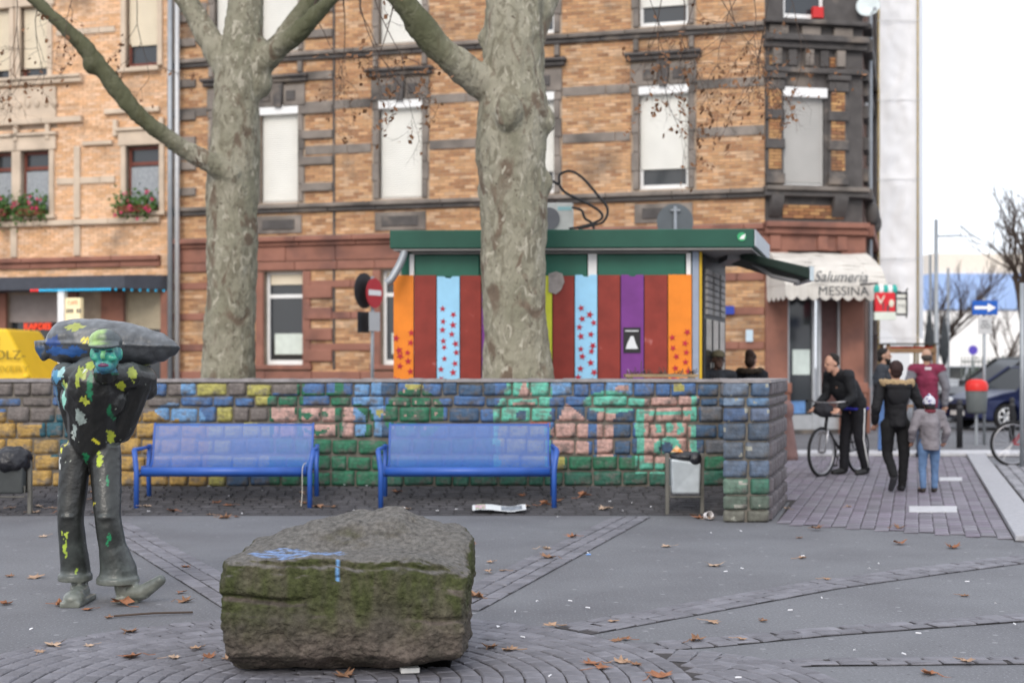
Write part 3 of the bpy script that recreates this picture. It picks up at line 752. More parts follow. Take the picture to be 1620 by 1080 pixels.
for a, z0, z1 in ((118, 5.2, 7.0), (118, 4.25, 5.0), (18, 4.25, 5.0)): lb('pilaster_strip', fs(a), fs(a+10), z0, z1, .06)
for q in (28, 78, 185, 258): lb('console', fs(q)-.06, fs(q)+.06, 7.2, 7.6, .12)
# shop level: sandstone piers, shutters, awning box with light string, sign box
for (a, c) in ((100, 124), (162, 198), (256, 270), (-10, 12)): band('shop_pier', fs(a), fs(c), 0, 3.35, .08, m_red, hl)
m_sg = mat('shop_shutter', (.36, .31, .29), .6, .1); m_sy = mat('shop_shutter_tan', (.42, .36, .26), .6, .1)
def inb(px0, px1, z0, z1, y, m, nm): o = shutter(nm, fs(px0), fs(px1), z0, z1, y, m, hl)
inb(12, 100, 2.6, 3.3, .1, m_sg, 'roller_shutter'); inb(198, 256, 2.4, 3.3, .1, m_sy, 'roller_shutter'); inb(-90, -10, .6, 3.3, .1, m_sg, 'roller_shutter')
for a, c in ((12, 100), (198, 256)): b = MB(); b.box(fs(a), fs(c), .18, .2, .5, 3.3); b.build('shop_window', m_glass, hl)
m_lred = emis('red_letters', (.75, .06, .02), .5)
text('lettering', 'KARDES', .22, m_lred, hl, (fs(36), .05, 2.42), (R(90), 0, 0), 0, .01, 1.0, bold=.008)
b = MB(); b.hexa([(LL, -1.0, 3.36), (fs(238)-.12, -1.0, 3.36), (fs(270), -.02, 3.36), (LL, -.02, 3.36), (LL, -1.0, 3.68), (fs(238)-.12, -1.0, 3.68), (fs(270), -.02, 3.72), (LL, -.02, 3.72)]); b.build('awning_box', mat('anthracite', (.055, .06, .075), .6, .15), hl)
mb1 = emis('led_blue', (.03, .42, .7), .9); mr1 = emis('led_red', (.8, .04, .04), .8); xa, xb = fs(104), fs(262)
for i in range(34):
    t = i/33; x = (xa+(xb-xa)*t)*.98+(-.35 if t < .8 else -.35*(1-t)*5); y = -1.02 if t < .8 else -1.02+(t-.8)*4.6
    b = MB(); b.ell((x, y, 3.34), (.026, .025, .03), nu=8, nv=5); b.build('string_light', mr1 if i < 3 else mb1, hl, True)
b = MB(); b.box(fs(126), fs(136), -.95, -.8, 0, 3.36); b.build('white_post', m_white, hl)
b = MB(); b.box(fs(138), fs(161), -.95, -.8, 2.55, 3.15); sg = b.build('sign_box', emis('sign_cream', (.75, .62, .38), .35), hl, bevel=.01)
text('lettering', 'CAFE', .15, m_lred, sg, (fs(142), -.955, 2.98), (R(90), 0, 0), 0, .002, .8); b = MB(); [b.box(fs(140)+i*.07, fs(140)+i*.07+.05, -.957, -.953, 2.78, 2.88) for i in (0, 1, 2, 4, 5)]; b.build('print', m_ink, sg)
b = MB(); b.hexa([(LL, 0.1, 12.4), (0, .1, 12.4), (0, 6, 12.4), (LL, 6, 12.4), (LL, 2, 15), (0, 2, 15), (0, 6, 15), (LL, 6, 15)]); b.build('roof', MATS['slate'], hl)
for i, (px, m_, r_) in enumerate(((273, m_steel, .07), (284, mat('zinc_pale', (.5, .5, .5), .5, .1, metal=.3), .06))):
    b = MB(); s = fs(px); p = Vector((A.x, A.y))+D*s; q = [(p.x, p.y-.24, 0), (p.x, p.y-.24, 12.4)]; b.tube(q, r_, 10)
    o = b.build('downpipe', m_, None, True); tag(o, ['darker grey downpipe between the two brick houses', 'paler thin downpipe beside the dark quoins of the corner house'][i], 'pipe')
# flower boxes
m_leafg = mat('geranium_leaf', (.06, .13, .03), .7, .4, 12); m_petal = mat('geranium_flower', (.65, .06, .16), .7, .3, 9); m_tray = mat('terracotta', (.2, .07, .04), .8, .2)
for (px0, px1, lab) in ((-8, 18, 'red geranium flower box at the window beside the frame of the paired windows'), (36, 74, 'pink and red geranium flower box under the lace curtained paired window'), (196, 246, 'pink geranium flower box under the single red-framed window')):
    s0, s1 = fs(px0), fs(px1); f = thing('flower_box', lab, 'flower box', (A.x+D.x*s0, A.y+D.y*s0, 5.28), FA, 'flower boxes on the window sills'); w = s1-s0
    b = MB(); b.hexa([(0, -.28, 0), (w, -.28, 0), (w, -.1, 0), (0, -.1, 0), (-.02, -.31, .17), (w+.02, -.31, .17), (w+.02, -.08, .17), (-.02, -.08, .17)]); b.build('box', m_tray, f)
    b = MB(); fl = MB()
    for i in range(420):
        p = Vector((random.uniform(-.12, w+.12), -.2+random.gauss(0, .12), .2+random.gauss(-.02, .17))); a = Vector((random.gauss(0, 1), random.gauss(0, 1), random.gauss(0, 1))).normalized(); c = a.orthogonal().normalized(); s = random.uniform(.03, .055)
        b.add([p-a*s, p+c*s, p+a*s, p-c*s], [(0, 1, 2, 3)])
    for i in range(16):
        p = Vector((random.uniform(-.1, w+.1), -.33+random.gauss(0, .06), .2+random.gauss(.04, .17)))
        for j in range(5): fl.ell(p+Vector((random.gauss(0, .026), random.gauss(0, .02), random.gauss(0, .022))), random.uniform(.016, .028), nu=6, nv=4)
    b.build('foliage', m_leafg, f, kind='stuff'); fl.build('blossoms', m_petal, f, True, kind='stuff')

# small plates and sign on the corner house ground floor
b = MB(); b.box(fs(1136), fs(1163), -.16, -.13, 2.62, 2.8); o = b.build('street_name_plate', mat('plate_blue', (.03, .06, .35), .4, .05), None); o.location = (A.x, A.y, 0); o.rotation_euler = (0, 0, FA); tag(o, 'blue street name plate on the brick corner beside the kiosk', 'sign')
b = MB(); b.box(fs(1181), fs(1192), -.12, -.09, 2.02, 2.28); o = b.build('wall_plate', mat('plate_pale', (.5, .62, .7), .5, .05), None); o.location = (A.x, A.y, 0); o.rotation_euler = (0, 0, FA); tag(o, 'small pale blue plate on the brick beside the delicatessen', 'sign')
# satellite dish
d = thing('satellite_dish', 'pale round satellite dish on the corner house near the scaffold', 'satellite dish', at(1374, 12, 31.3)); 
b = MB(); b.lathe([(0, 0), (.1, .01), (.18, .035), (.26, .08), (.26, .095), (.18, .05), (0, .015)], 24); o = b.build('reflector', mat('dish_grey', (.6, .66, .66), .5, .1), d, True); o.rotation_euler = (R(75), 0, R(-20))
b = MB(); b.tube([(0, -.02, -.2), (.05, -.3, -.12)], .012, 6); b.box(.02, .09, -.36, -.29, -.15, -.08); b.tube([(0, .05, 0), (0, .3, -.1), (0, .5, -.1)], .02, 6); b.build('arm', m_steel, d)

# ================================================================ KIOSK
kz = 18.1
kk = thing('kiosk', 'green kiosk with striped painted board wall behind the big plane tree', 'kiosk', (0, kz, 0), R(-2.5))
m_grn = mat('kiosk_green', (.012, .075, .05), .45, .12, 3); m_soff = mat('soffit', (.3, .29, .28), .7, .1)
kx0, kx1 = -1.52, 2.27
def kx(px): return (px-810)/F*kz
b = MB(); b.prism([(kx(634), .05), (kx(1104), .05), (kx(1104)+.55, 2.4), (kx(634)+.3, 2.4)], .02, 2.95); b.build('body', m_grn, kk)
rp = [(kx(620), -.28), (kx(1186), -.28), (kx(1186)+.5, 2.1), (kx(1186)+.3, 2.9), (kx(620)+.4, 2.9)]
b = MB(); b.prism(rp, 2.97, 3.2); ro = b.build('roof', m_grn, kk, bevel=.012)
b = MB(); b.prism([(x*.985+.02, y*.97+.02) for x, y in rp], 2.945, 2.968); b.build('soffit', m_soff, kk)
a0, a1 = Vector(rp[1]), Vector(rp[2]); n_ = Vector((a1.y-a0.y, -(a1.x-a0.x))).normalized()
for i in range(9):
    p, q = a0.lerp(a1, i/9+.004)+n_*.006, a0.lerp(a1, (i+1)/9-.004)+n_*.006; r_ = n_*.014
    b = MB(); b.hexa([(p.x, p.y, 2.985), (p.x+r_.x, p.y+r_.y, 2.985), (q.x+r_.x, q.y+r_.y, 2.985), (q.x, q.y, 2.985), (p.x, p.y, 3.19), (p.x+r_.x, p.y+r_.y, 3.19), (q.x+r_.x, q.y+r_.y, 3.19), (q.x, q.y, 3.19)]); b.build('fascia_slat', mat('fascia_grey', (.42, .45, .48), .5, .1), kk)
b = MB(); b.lathe([(0, 0), (.055, 0), (.055, .006), (0, .006)], 20); o = b.build('badge', mat('badge_green', (.04, .35, .14), .5, .1), kk); o.location = (kx(1167), -.288, 3.1); o.rotation_euler = (R(90), 0, 0)
b = MB(); b.prism([(-.04, -.03), (.02, -.03), (.04, .035), (-.01, .01)], -.004, 0, 'y'); o = b.build('badge_mark', m_white, kk); o.location = (kx(1168), -.295, 3.1)
for px in (651, 937, 1088): b = MB(); w = .028 if px != 937 else .055; b.box(kx(px)-w, kx(px)+w, -.02, .06, .3, 2.92); b.build('white_post', m_white, kk)
for (a, c) in ((634, 648), (655, 758), (760, 929), (945, 1083)): b = MB(); b.cbox(kx(a), kx(c), .0, .04, 2.62, 2.91, .01); b.build('green_panel', mat('panel_green', (.018, .12, .08), .4, .15, 3), kk)
b = MB(); b.box(kx(652), kx(1088), -.03, .04, 2.915, 2.942); b.build('top_rail', m_soff, kk)
m_or = mat('paint_orange', (.75, .22, .02), .6, .12, 5, .1, 20); m_rd = mat('paint_red_brown', (.24, .035, .025), .6, .2, 5, .1, 20, col2=(.32, .1, .09), lo=.68, hi=.72, c2scale=5)
m_lb = mat('paint_sky_blue', (.32, .62, .85), .6, .1, 5); m_pu = mat('paint_purple', (.17, .04, .22), .6, .15, 5, col2=(.3, .2, .35), lo=.68, hi=.72, c2scale=5); m_ye = mat('paint_lime', (.6, .62, .05), .6, .12, 5)
m_star = mat('paint_star_red', (.42, .02, .04), .6, .15, 8)
pls = [(622, 655, m_or, 1), (655, 691, m_rd, 0), (691, 728, m_lb, 2), (728, 762, m_rd, 0), (762, 798, m_pu, 0), (798, 836, m_rd, 0), (836, 874, m_ye, 0), (874, 909, m_rd, 0), (909, 945, m_lb, 2), (945, 981, m_rd, 0), (981, 1018, m_pu, 3), (1018, 1055, m_rd, 0), (1055, 1093, m_or, 1)]
for (a, c, m_, st) in pls:
    x0, x1 = kx(a)+.006, kx(c)-.006; zt = 2.64+random.uniform(-.012, .012); b = MB(); poly = [(x0, .35), (x1, .35), (x1, zt)]
    if m_ in (m_lb, m_pu): xm = (x0+x1)/2; poly += [(xm+.05, zt), (xm+.03, zt-.025), (xm-.03, zt-.02), (xm-.05, zt)]
    poly += [(x0, zt)]; b.prism(poly, -.055-random.uniform(0, .008), -.03, 'y'); pk = b.build('plank', m_, kk)
    if st in (1, 2):
        zt = 1.95 if st == 1 else 2.25; z = .6; k = 0
        while z < zt:
            cx = (x0+x1)/2+(.075 if k % 2 else -.07)+random.uniform(-.03, .03); cz = z+random.uniform(-.03, .03); rr = random.uniform(.042, .054); a0_ = random.random()
            sb_ = MB(); sb_.add([(cx+math.cos(a0_+math.pi*i/5)*(rr if i % 2 == 0 else rr*.42), -.0665, cz+math.sin(a0_+math.pi*i/5)*(rr if i % 2 == 0 else rr*.42)) for i in range(10)], [list(range(10))]); sb_.build('painted_star', m_star, pk); z += .062; k += 1
    if st == 3:
        b = MB(); b.box(x0+.03, x1-.04, -.068, -.058, 1.66, 1.98); o = b.build('sticker', mat('sticker_black', (.02, .02, .022), .5, .1), pk)
        b = MB(); b.prism([(x0+.06, 1.71), (x1-.07, 1.71), (x1-.1, 1.78), ((x0+x1)/2+.015, 1.87), ((x0+x1)/2-.02, 1.87), (x0+.08, 1.78)], -.071, -.069, 'y'); b.box(x0+.055, x1-.065, -.071, -.069, 1.93, 1.945); b.build('sticker_print', mat('print_white', (.7, .72, .74), .6, .1), pk)
b = MB(); b.prism([(kx(868), 2.43), (kx(880), 2.4), (kx(888), 2.46), (kx(893), 2.56), (kx(890), 2.66), (kx(880), 2.69), (kx(868), 2.66)], -.078, -.064, 'y'); b.build('torn_patch', mat('patch_grey', (.3, .27, .25), .9, .3, 12), kk)
b = MB(); b.box(kx(1094), kx(1104), -.02, .08, .05, 2.94); b.build('corner_post', mat('post_bluegrey', (.28, .33, .42), .5, .1), kk); b = MB(); b.box(kx(1105), kx(1109), .0, .1, .05, 2.94); b.build('corner_trim', mat('trim_yellow', (.6, .38, .02), .5, .1), kk)
# serving side: dark opening with louvred shutter
s0, s1 = Vector((kx(1110), .12)), Vector((kx(1110)+.52, 2.3)); sd = (s1-s0).normalized(); sn = Vector((sd.y, -sd.x))
def side(u0, u1, z0, z1, o, m_, nm):
    p, q = s0+sd*u0, s0+sd*u1; e = sn*o; b = MB(); b.hexa([(p.x, p.y, z0), (p.x+e.x, p.y+e.y, z0), (q.x+e.x, q.y+e.y, z0), (q.x, q.y, z0), (p.x, p.y, z1), (p.x+e.x, p.y+e.y, z1), (q.x+e.x, q.y+e.y, z1), (q.x, q.y, z1)]); return b.build(nm, m_, kk)
m_blk = mat('black_frame', (.02, .02, .022), .5, .1)
side(0, 2.1, .05, 2.9, .03, m_blk, 'side_frame')
for u in (.1, .75, 1.4):
    side(u, u+.5, .5, 2.1, .045, m_glass, 'side_window')
    for i in range(7): side(u+.02, u+.48, 2.16+i*.085, 2.225+i*.085, .06, m_soff, 'louvre')
# drawn-in awning on the serving side
aw0 = at(1163, 408, 19.0); aw1 = at(1268, 436, 18.3)
k2 = thing('folding_awning', 'dark green half-open awning sticking out from the kiosk roof', 'awning')
dv = (aw1-aw0); b = MB()
def sl(p, w, h): return [(p.x, p.y-w, p.z-h), (p.x, p.y+w, p.z-h), (p.x, p.y+w, p.z+h), (p.x, p.y-w, p.z+h)]
q0, q1 = sl(aw0, .5, .045), sl(aw1, .5, .075); b.add(q0+q1, [(0, 1, 2, 3), (7, 6, 5, 4), (0, 4, 5, 1), (1, 5, 6, 2), (2, 6, 7, 3), (3, 7, 4, 0)]); b.build('cassette', mat('awning_green', (.02, .035, .028), .7, .2), k2, bevel=.02)
b = MB(); q0, q1 = sl(aw1+Vector((.0, 0, 0)), .52, .09), sl(aw1+Vector((.05, 0, -.01)), .52, .09); b.add(q0+q1, [(0, 1, 2, 3), (7, 6, 5, 4), (0, 4, 5, 1), (1, 5, 6, 2), (2, 6, 7, 3), (3, 7, 4, 0)]); b.build('front_bar', mat('bar_pale', (.45, .52, .56), .4, .1, metal=.3), k2)
b = MB(); b.tube([aw0+Vector((-.1, -.2, .12)), aw0+Vector((.1, -.2, -.02)), aw0.lerp(aw1, .5)+Vector((0, -.3, -.14)), aw1+Vector((-.1, -.3, -.1))], .03, 8); b.box(aw0.x-.16, aw0.x+.02, aw0.y-.4, aw0.y+.4, aw0.z-.05, 2.96); b.build('arm', mat('arm_grey', (.25, .25, .26), .5, .1), k2)
# air conditioner and cables on the roof
ac = thing('air_conditioner', 'white air conditioning unit with round fan on the kiosk roof', 'air conditioner', (kx(872), kz+.55, 3.2), R(-4))
b = MB(); b.box(-.06, .3, 0, .35, .04, .43); b.build('case', mat('ac_white', (.55, .55, .52), .5, .12), ac, bevel=.015)
b = MB(); b.lathe([(0, 0), (.14, 0), (.15, .015), (.15, .02), (0, .02)], 24); o = b.build('fan_grille', mat('ac_grey', (.15, .15, .16), .6, .1), ac); o.location = (-.02, -.002, .22); o.rotation_euler = (R(90), 0, 0)
b = MB(); b.box(.1, .28, -.004, 0, .33, .38); b.build('label_strip', mat('ac_label', (.3, .5, .52), .5, .1), ac); b = MB(); b.box(-.05, -.0, .02, .33, 0, .04); b.box(.24, .29, .02, .33, 0, .04); b.build('foot', m_steel, ac)
def smooth_path(P, n=8):
    P = [Vector(p) for p in P]; out = []
    for i in range(len(P)-1):
        a, b_, c, d_ = P[max(i-1, 0)], P[i], P[i+1], P[min(i+2, len(P)-1)]
        for k in range(n):
            t = k/n; out.append(.5*((2*b_)+(c-a)*t+(2*a-5*b_+4*c-d_)*t*t+(3*b_-a-3*c+d_)*t**3))
    return out+[P[-1]]
Zc = kz+.4
for cb, lab in (([(862, 292), (872, 286), (884, 291), (886, 276), (903, 271), (922, 282), (945, 308), (961, 330), (955, 350), (935, 357), (915, 362)], 'thick black cable arching high over the kiosk roof'), ([(885, 293), (895, 305), (925, 320), (947, 333), (952, 345), (930, 356), (900, 362)], 'black cable looping low beside the air conditioner'), ([(905, 328), (920, 333), (925, 345), (935, 352), (940, 362)], 'thin black cable dropping from the air conditioner side')):
    b = MB(); b.tube(smooth_path([at(x, y, Zc) for x, y in cb]), .018, 6); tag(b.build('cable', m_blk, None, True), lab, 'cable')
b = MB(); b.tube(smooth_path([at(640, 398, 17.95), at(634, 415, 17.9), at(620, 440, 17.85), at(612, 448, 17.85)]), .05, 10); o = b.build('drain_pipe', m_steel, None, True); tag(o, 'bent grey rain pipe under the kiosk roof corner', 'pipe')
# ================================================================ BOULDER
m_rock = mat('rock', (.2, .18, .15), .95, .45, 38, 1.0, 55, attr=True, spec=.15)
RX, RY = -.8, 7.22
def lerp3(a, b, t): return tuple(x+(y-x)*t for x, y in zip(a, b))
def ss(a, b, x): t = min(1, max(0, (x-a)/(b-a))); return t*t*(3-2*t)
def rock_mesh():
    bm = bmesh.new(); bmesh.ops.create_cube(bm, size=2); bmesh.ops.subdivide_edges(bm, edges=bm.edges, cuts=83, use_grid_fill=True)
    me = bpy.data.meshes.new('boulder')
    for v in bm.verts:
        p = v.co.copy(); x, y, z = p
        n = 16; L = (abs(x)**n+abs(y)**n+abs(z)**n)**(1/n); p = p/L; x, y, z = p
        w = .585+.008*z; X = x*w; Y = y*.44
        top = .575+.02*mn.noise(Vector((x*2, y*2, 0)))
        # back crest rising in the middle, falling to the right
        bk = ss(-.25, .45, y+.35*mn.noise(Vector((x*1.7, y, 4)))*.6)
        crest = .115*math.exp(-((x-.25)/.62)**2)+.03*math.exp(-((x+.35)/.3)**2)
        top += (crest+.035*ss(-1, -.6, x))*bk+.03*mn.noise(Vector((x*4, y*4, 7)))*bk
        top -= .05*ss(.55, 1.0, x)*(1-bk)+.015*ss(.85, 1, x)
        bot = .03+.05*ss(.3, 1, x)+.02*mn.noise(Vector((x*3, 1, y*3)))
        Z = bot+(z+1)/2*(top-bot)
        if y < -.2:                                   # front: strata ledges, batter
            f = ss(-.6, -1, y); h = Z+.02*mn.noise(Vector((X*5, 0, 0)))+.03*X
            Y += f*(.05*ss(.3, .62, Z)-.02); g1 = math.exp(-((h-.37)/.014)**2)*ss(-.15, -.5, x)*.04; g2 = math.exp(-((h-.3)/.012)**2)*(.01+.02*ss(.4, .8, x))
            g3 = math.exp(-((h-.535)/.012)**2)*.012
            Y += f*(g1+g2+g3); Y += f*.012*ss(.3, .315, h)
            Y += f*.12*ss(.13, .03, Z)
            Y += f*.07*ss(.55, 1, x)*ss(.2, .6, Z+.1*mn.noise(Vector((X*6, 2, Z*6))))
        d = .017*nz((X*3, Y*3, Z*4), 1.3, 5)+.01*nz((X, Y, Z), 12, 5)
        k = mn.noise(Vector((X*5.1, Y*5, Z*6)))
        d += .013*(abs(k)**.5-.5)+.016*(round(mn.noise(Vector((X*4+7, Y*4, Z*5)))*4)/4)+.006*(round(mn.noise(Vector((X*11, Y*11, Z*13)))*3)/3)
        dirn = Vector((x, y, z)).normalized(); v.co = Vector((X, Y, Z))+Vector((dirn.x*d, dirn.y*d, dirn.z*d*(.6 if z > -.9 else .2)))
    bmesh.ops.recalc_face_normals(bm, faces=bm.faces); bm.to_mesh(me); bm.free(); me.update()
    a = me.attributes.new('col', 'FLOAT_COLOR', 'POINT'); fl = []
    for v in me.vertices:
        X, Y, Z = v.co; n = v.normal; k = nz((X, Y, Z), 5, 4); base = lerp3((.07, .061, .05), (.11, .09, .076), ss(-.5, .5, k))
        moss = ss(.17, .4, Z+.1*nz((X, Y, Z), 5, 3)+.04*ss(.1, -.5, X))*ss(.85, .5, n.z)*(.55+.45*ss(-.4, .3, nz((X*3, Y, Z*.5), 4, 3)))
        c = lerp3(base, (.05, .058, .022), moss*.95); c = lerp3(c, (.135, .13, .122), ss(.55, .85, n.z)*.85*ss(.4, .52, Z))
        if n.z > .5 and Z > .5 and ((X+.25)/.24)**2+((Y+.22)/.16)**2 < 1 and nz((X*1.0, Y*2.2, 0), 12, 4) > -.08: c = lerp3(c, (.2, .32, .58), .7)
        if n.z < .7 and abs(X+.03) < .011 and Z > .47 and Y < -.25: c = (.14, .3, .56)
        fl += [*c, 1]
    a.data.foreach_set('color', fl); me.polygons.foreach_set('use_smooth', [True]*len(me.polygons)); return me
rk = obj('boulder', rock_mesh(), m_rock); rk.location = (RX, RY, 0); rk.rotation_euler = (0, 0, R(-1)); tag(rk, 'big mossy squared boulder on the cobble ring with blue paint on top', 'boulder')
b = MB(); b.box(-.09, .5, -.2, .25, 0, .1); b.box(-.4, -.1, -.12, .2, 0, .1); o = b.build('footing', m_rock, rk)

# ================================================================ STATUE
SX, SY = (163-810)/F*9.05, 9.05; ps = F/9.05
st = thing('porter_statue', 'paint-splashed bronze statue of a bent man carrying a sack', 'statue', (SX, SY, 0))
m_brz = mat('painted_bronze', (.04, .045, .045), .34, .3, 18, .15, 50, attr=True, spec=.5)
def sp(px, py): return ((px-170)/ps, (952-py)/ps)
b = MB()
hipL, hipR = (-.19, .08, .93), (.03, .08, .93)
# torso leaning forward
b.ell((-.09, .09, .97), (.168, .12, .15)); b.ell((-.085, .05, 1.13), (.155, .115, .16)); b.ell((-.04, -.05, 1.3), (.215, .14, .17), (R(-22), 0, 0)); b.ell((-.01, -.1, 1.42), (.265, .13, .11), (R(-30), 0, 0))
b.cap((-.09, .08, 1.0), (-.03, -.08, 1.38), .15, .185)
# coat flaring at the sides
for s, e in ((-1, -.3), (1, .265)):
    b.cap((e*.72, -.08, 1.44), (e*.93, .08, 1.42), .085, .075); b.cap((e*.93, .08, 1.42), (e*.86, .2, 1.34), .075, .066); b.cap((e*.86, .2, 1.34), (e*.72, .24, 1.47), .058, .045); b.ell((e*.7, .24, 1.5), (.06, .05, .06)); b.cap((e*.78, .04, 1.38), (e*.42-.04, .1, 1.1), .09, .1)
# neck
b.cap((.06, -.16, 1.46), (.1, -.26, 1.53), .075, .065)
body_col = []
splat = [(148, 597, 4, 20, (.3, .36, .04)), (157, 592, 8, 10, (.28, .34, .05)), (166, 580, 9, 5, (.3, .38, .05)), (210, 612, 7, 8, (.38, .42, .03)), (158, 632, 8, 7, (.38, .42, .05)), (227, 592, 6, 11, (.33, .38, .06)), (119, 628, 4, 22, (.25, .55, .45)), (146, 662, 9, 14, (.25, .3, .28)), (133, 680, 4, 12, (.3, .36, .34)), (128, 690, 2, 10, (.4, .45, .42)), (168, 610, 5, 25, (.01, .13, .06)), (190, 650, 5, 14, (.01, .12, .05)), (183, 690, 5, 12, (.36, .4, .03)), (165, 700, 4, 6, (.5, .46, .03)), (168, 728, 6, 12, (.38, .48, .03)), (111, 700, 5, 5, (.5, .46, .03)), (105, 712, 3, 3, (.5, .5, .03)), (108, 595, 12, 10, (.08, .25, .4)), (125, 612, 3, 5, (.4, .5, .12)), (96, 620, 4, 34, (.06, .16, .28)), (183, 760, 3, 9, (.02, .2, .09)), (186, 848, 3, 10, (.02, .24, .1)), (114, 866, 4, 14, (.36, .48, .06)), (111, 842, 2, 9, (.36, .45, .06)), (118, 845, 3, 6, (.36, .45, .06)), (130, 902, 3, 10, (.3, .42, .05)), (162, 797, 3, 3, (.5, .45, .05)), (117, 592, 7, 7, (.3, .5, .5)), (158, 586, 3, 3, (.6, .65, .65)), (205, 590, 3, 3, (.01, .13, .07)), (102, 732, 2, 10, (.5, .52, .5)), (99, 785, 2, 6, (.5, .52, .5)), (145, 725, 4, 10, (.01, .16, .06))]
def stc(p, n):
    px, py = 170+p.x*ps, 952-p.z*ps; k = nz(p, 7, 4)
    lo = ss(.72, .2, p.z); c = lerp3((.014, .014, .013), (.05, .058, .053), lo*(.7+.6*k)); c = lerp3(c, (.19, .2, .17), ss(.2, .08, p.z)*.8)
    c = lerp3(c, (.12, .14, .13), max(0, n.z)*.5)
    if n.y < .35:
        wx, wy = px+4*nz((p.x, p.z, 1), 22, 3), py+6*nz((p.x, p.z, 5), 22, 3)
        for (cx, cy, rx, ry, col) in splat:
            if ((wx-cx)/rx/.82)**2+((wy-cy)/ry/.9)**2 < 1: c = col
    if p.z < 1.45 and nz((p.x, p.y, p.z), 34, 2) > .93: c = (.3, .33, .28)
    return tuple(max(0, v) for v in c)
# legs: wide trousers
def leg(hx, hy, kx_, ky_, ax_, ay_, flare, az):
    b.tube(smooth_path([(hx, hy, 1.0), (hx, hy, .92), (kx_*.5+hx*.5, ky_*.5+hy*.5, .72), (kx_, ky_, .53), (kx_*.55+ax_*.45, ky_*.55+ay_*.45, .36), (ax_, ay_, az+.08), (ax_, ay_, az+.015)], 4), [r_ for a_, c_ in zip((.09, .1, .092, .082, .084, flare*.92), (.1, .092, .082, .084, flare*.92, flare)) for r_ in [a_+(c_-a_)*q_/4 for q_ in range(4)]]+[flare], 22); b.ell((kx_, ky_-.07, .545), (.04, .022, .022))
    b.tube([(ax_, ay_, az+.03), (ax_, ay_, az-.01)], [flare+.008, flare+.01], 20)
leg(-.19, .05, -.205, .0, -.195, .06, .1, .135); leg(.0, .05, .045, -.05, .095, .0, .126, .125)
# shoes
b.cap((-.17, .07, .1), (-.165, .05, .07), .055, .06); b.cap((-.15, .05, .055), (-.135, -.16, .05), .055, .05); b.ell((-.13, -.17, .05), (.068, .09, .05))
b.cap((.13, .0, .1), (.14, .0, .06), .06, .06); b.cap((.15, .0, .055), (.27, -.06, .07), .055, .05); b.cap((.27, -.06, .07), (.39, -.1, .15), .05, .035)
b.box(-.2, -.07, -.25, .11, .0, .035); b.box(.09, .24, -.06, .06, .0, .035)
def std(p, n): return (.009*(.35-abs(mn.noise(Vector((p.x*9+p.z*4, p.y*9, p.z*3.2)))))+.006*(.3-abs(mn.noise(Vector((p.x*20-p.z*9, p.y*18, p.z*7))))))*ss(.14, .25, p.z)*ss(1.5, 1.3, p.z)*(.45+.55*ss(.8, 1.0, p.z))
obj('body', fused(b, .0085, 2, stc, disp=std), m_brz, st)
# head with cap
hx, hy_, hz = .112, -.33, 1.57
b = MB(); b.ell((hx, hy_, hz), (.084, .1, .122), (R(8), 0, R(8))); b.ell((hx+.006, hy_-.05, hz-.07), (.055, .05, .045)); b.ell((hx+.012, hy_-.1, hz-.01), (.016, .028, .03), (R(-20), 0, 0)); b.ell((hx-.085, hy_+.01, hz), (.015, .03, .04)); b.ell((hx+.085, hy_+.01, hz), (.015, .03, .04))
b.cap((hx-.02, hy_+.06, hz-.1), (hx-.03, hy_+.1, hz-.12), .065, .075); b.ell((hx-.032, hy_-.088, hz+.028), (.026, .014, .01)); b.ell((hx+.045, hy_-.086, hz+.028), (.026, .014, .01)); b.ell((hx+.01, hy_-.094, hz-.068), (.03, .012, .011)); b.ell((hx-.04, hy_-.07, hz-.025), (.03, .02, .02)); b.ell((hx+.06, hy_-.07, hz-.025), (.03, .02, .02))
def facec(p, n):
    k = nz(p, 16, 4); c = lerp3((.02, .16, .17), (.04, .3, .2), ss(-.3, .3, k)); c = lerp3(c, (.05, .12, .28), ss(hz-.02, hz-.1, p.z)*.6)
    if ((p.x-hx-.01)/.032)**2+((p.z-hz+.068)/.012)**2 < 1: c = (.12, .03, .08)
    for e in (-.032, .045):
        if ((p.x-hx-e)/.02)**2+((p.z-hz-.016)/.009)**2 < 1: c = (.015, .05, .06)
    if abs(p.x-hx-.012) < .014 and hz-.03 < p.z < hz+.02: c = (.15, .4, .18)
    if p.z < hz-.115 and p.y > hy_: c = stc(p, n)
    return c
obj('head', fused(b, .0065, 2, facec), m_brz, st)
b = MB(); b.ell((hx-.005, hy_+.015, hz+.075), (.103, .118, .075), (R(-18), 0, R(8))); b.ell((hx+.005, hy_-.06, hz+.055), (.098, .075, .022), (R(12), 0, 0)); 
def capc(p, n):
    g_ = ss(.05, -.04, p.x-hx+.04*nz(p, 14, 3)); return lerp3((.07, .085, .09), (.3, .45, .16), g_*ss(hz+.045, hz+.06, p.z))
obj('cap', fused(b, .008, 3, capc), m_brz, st)
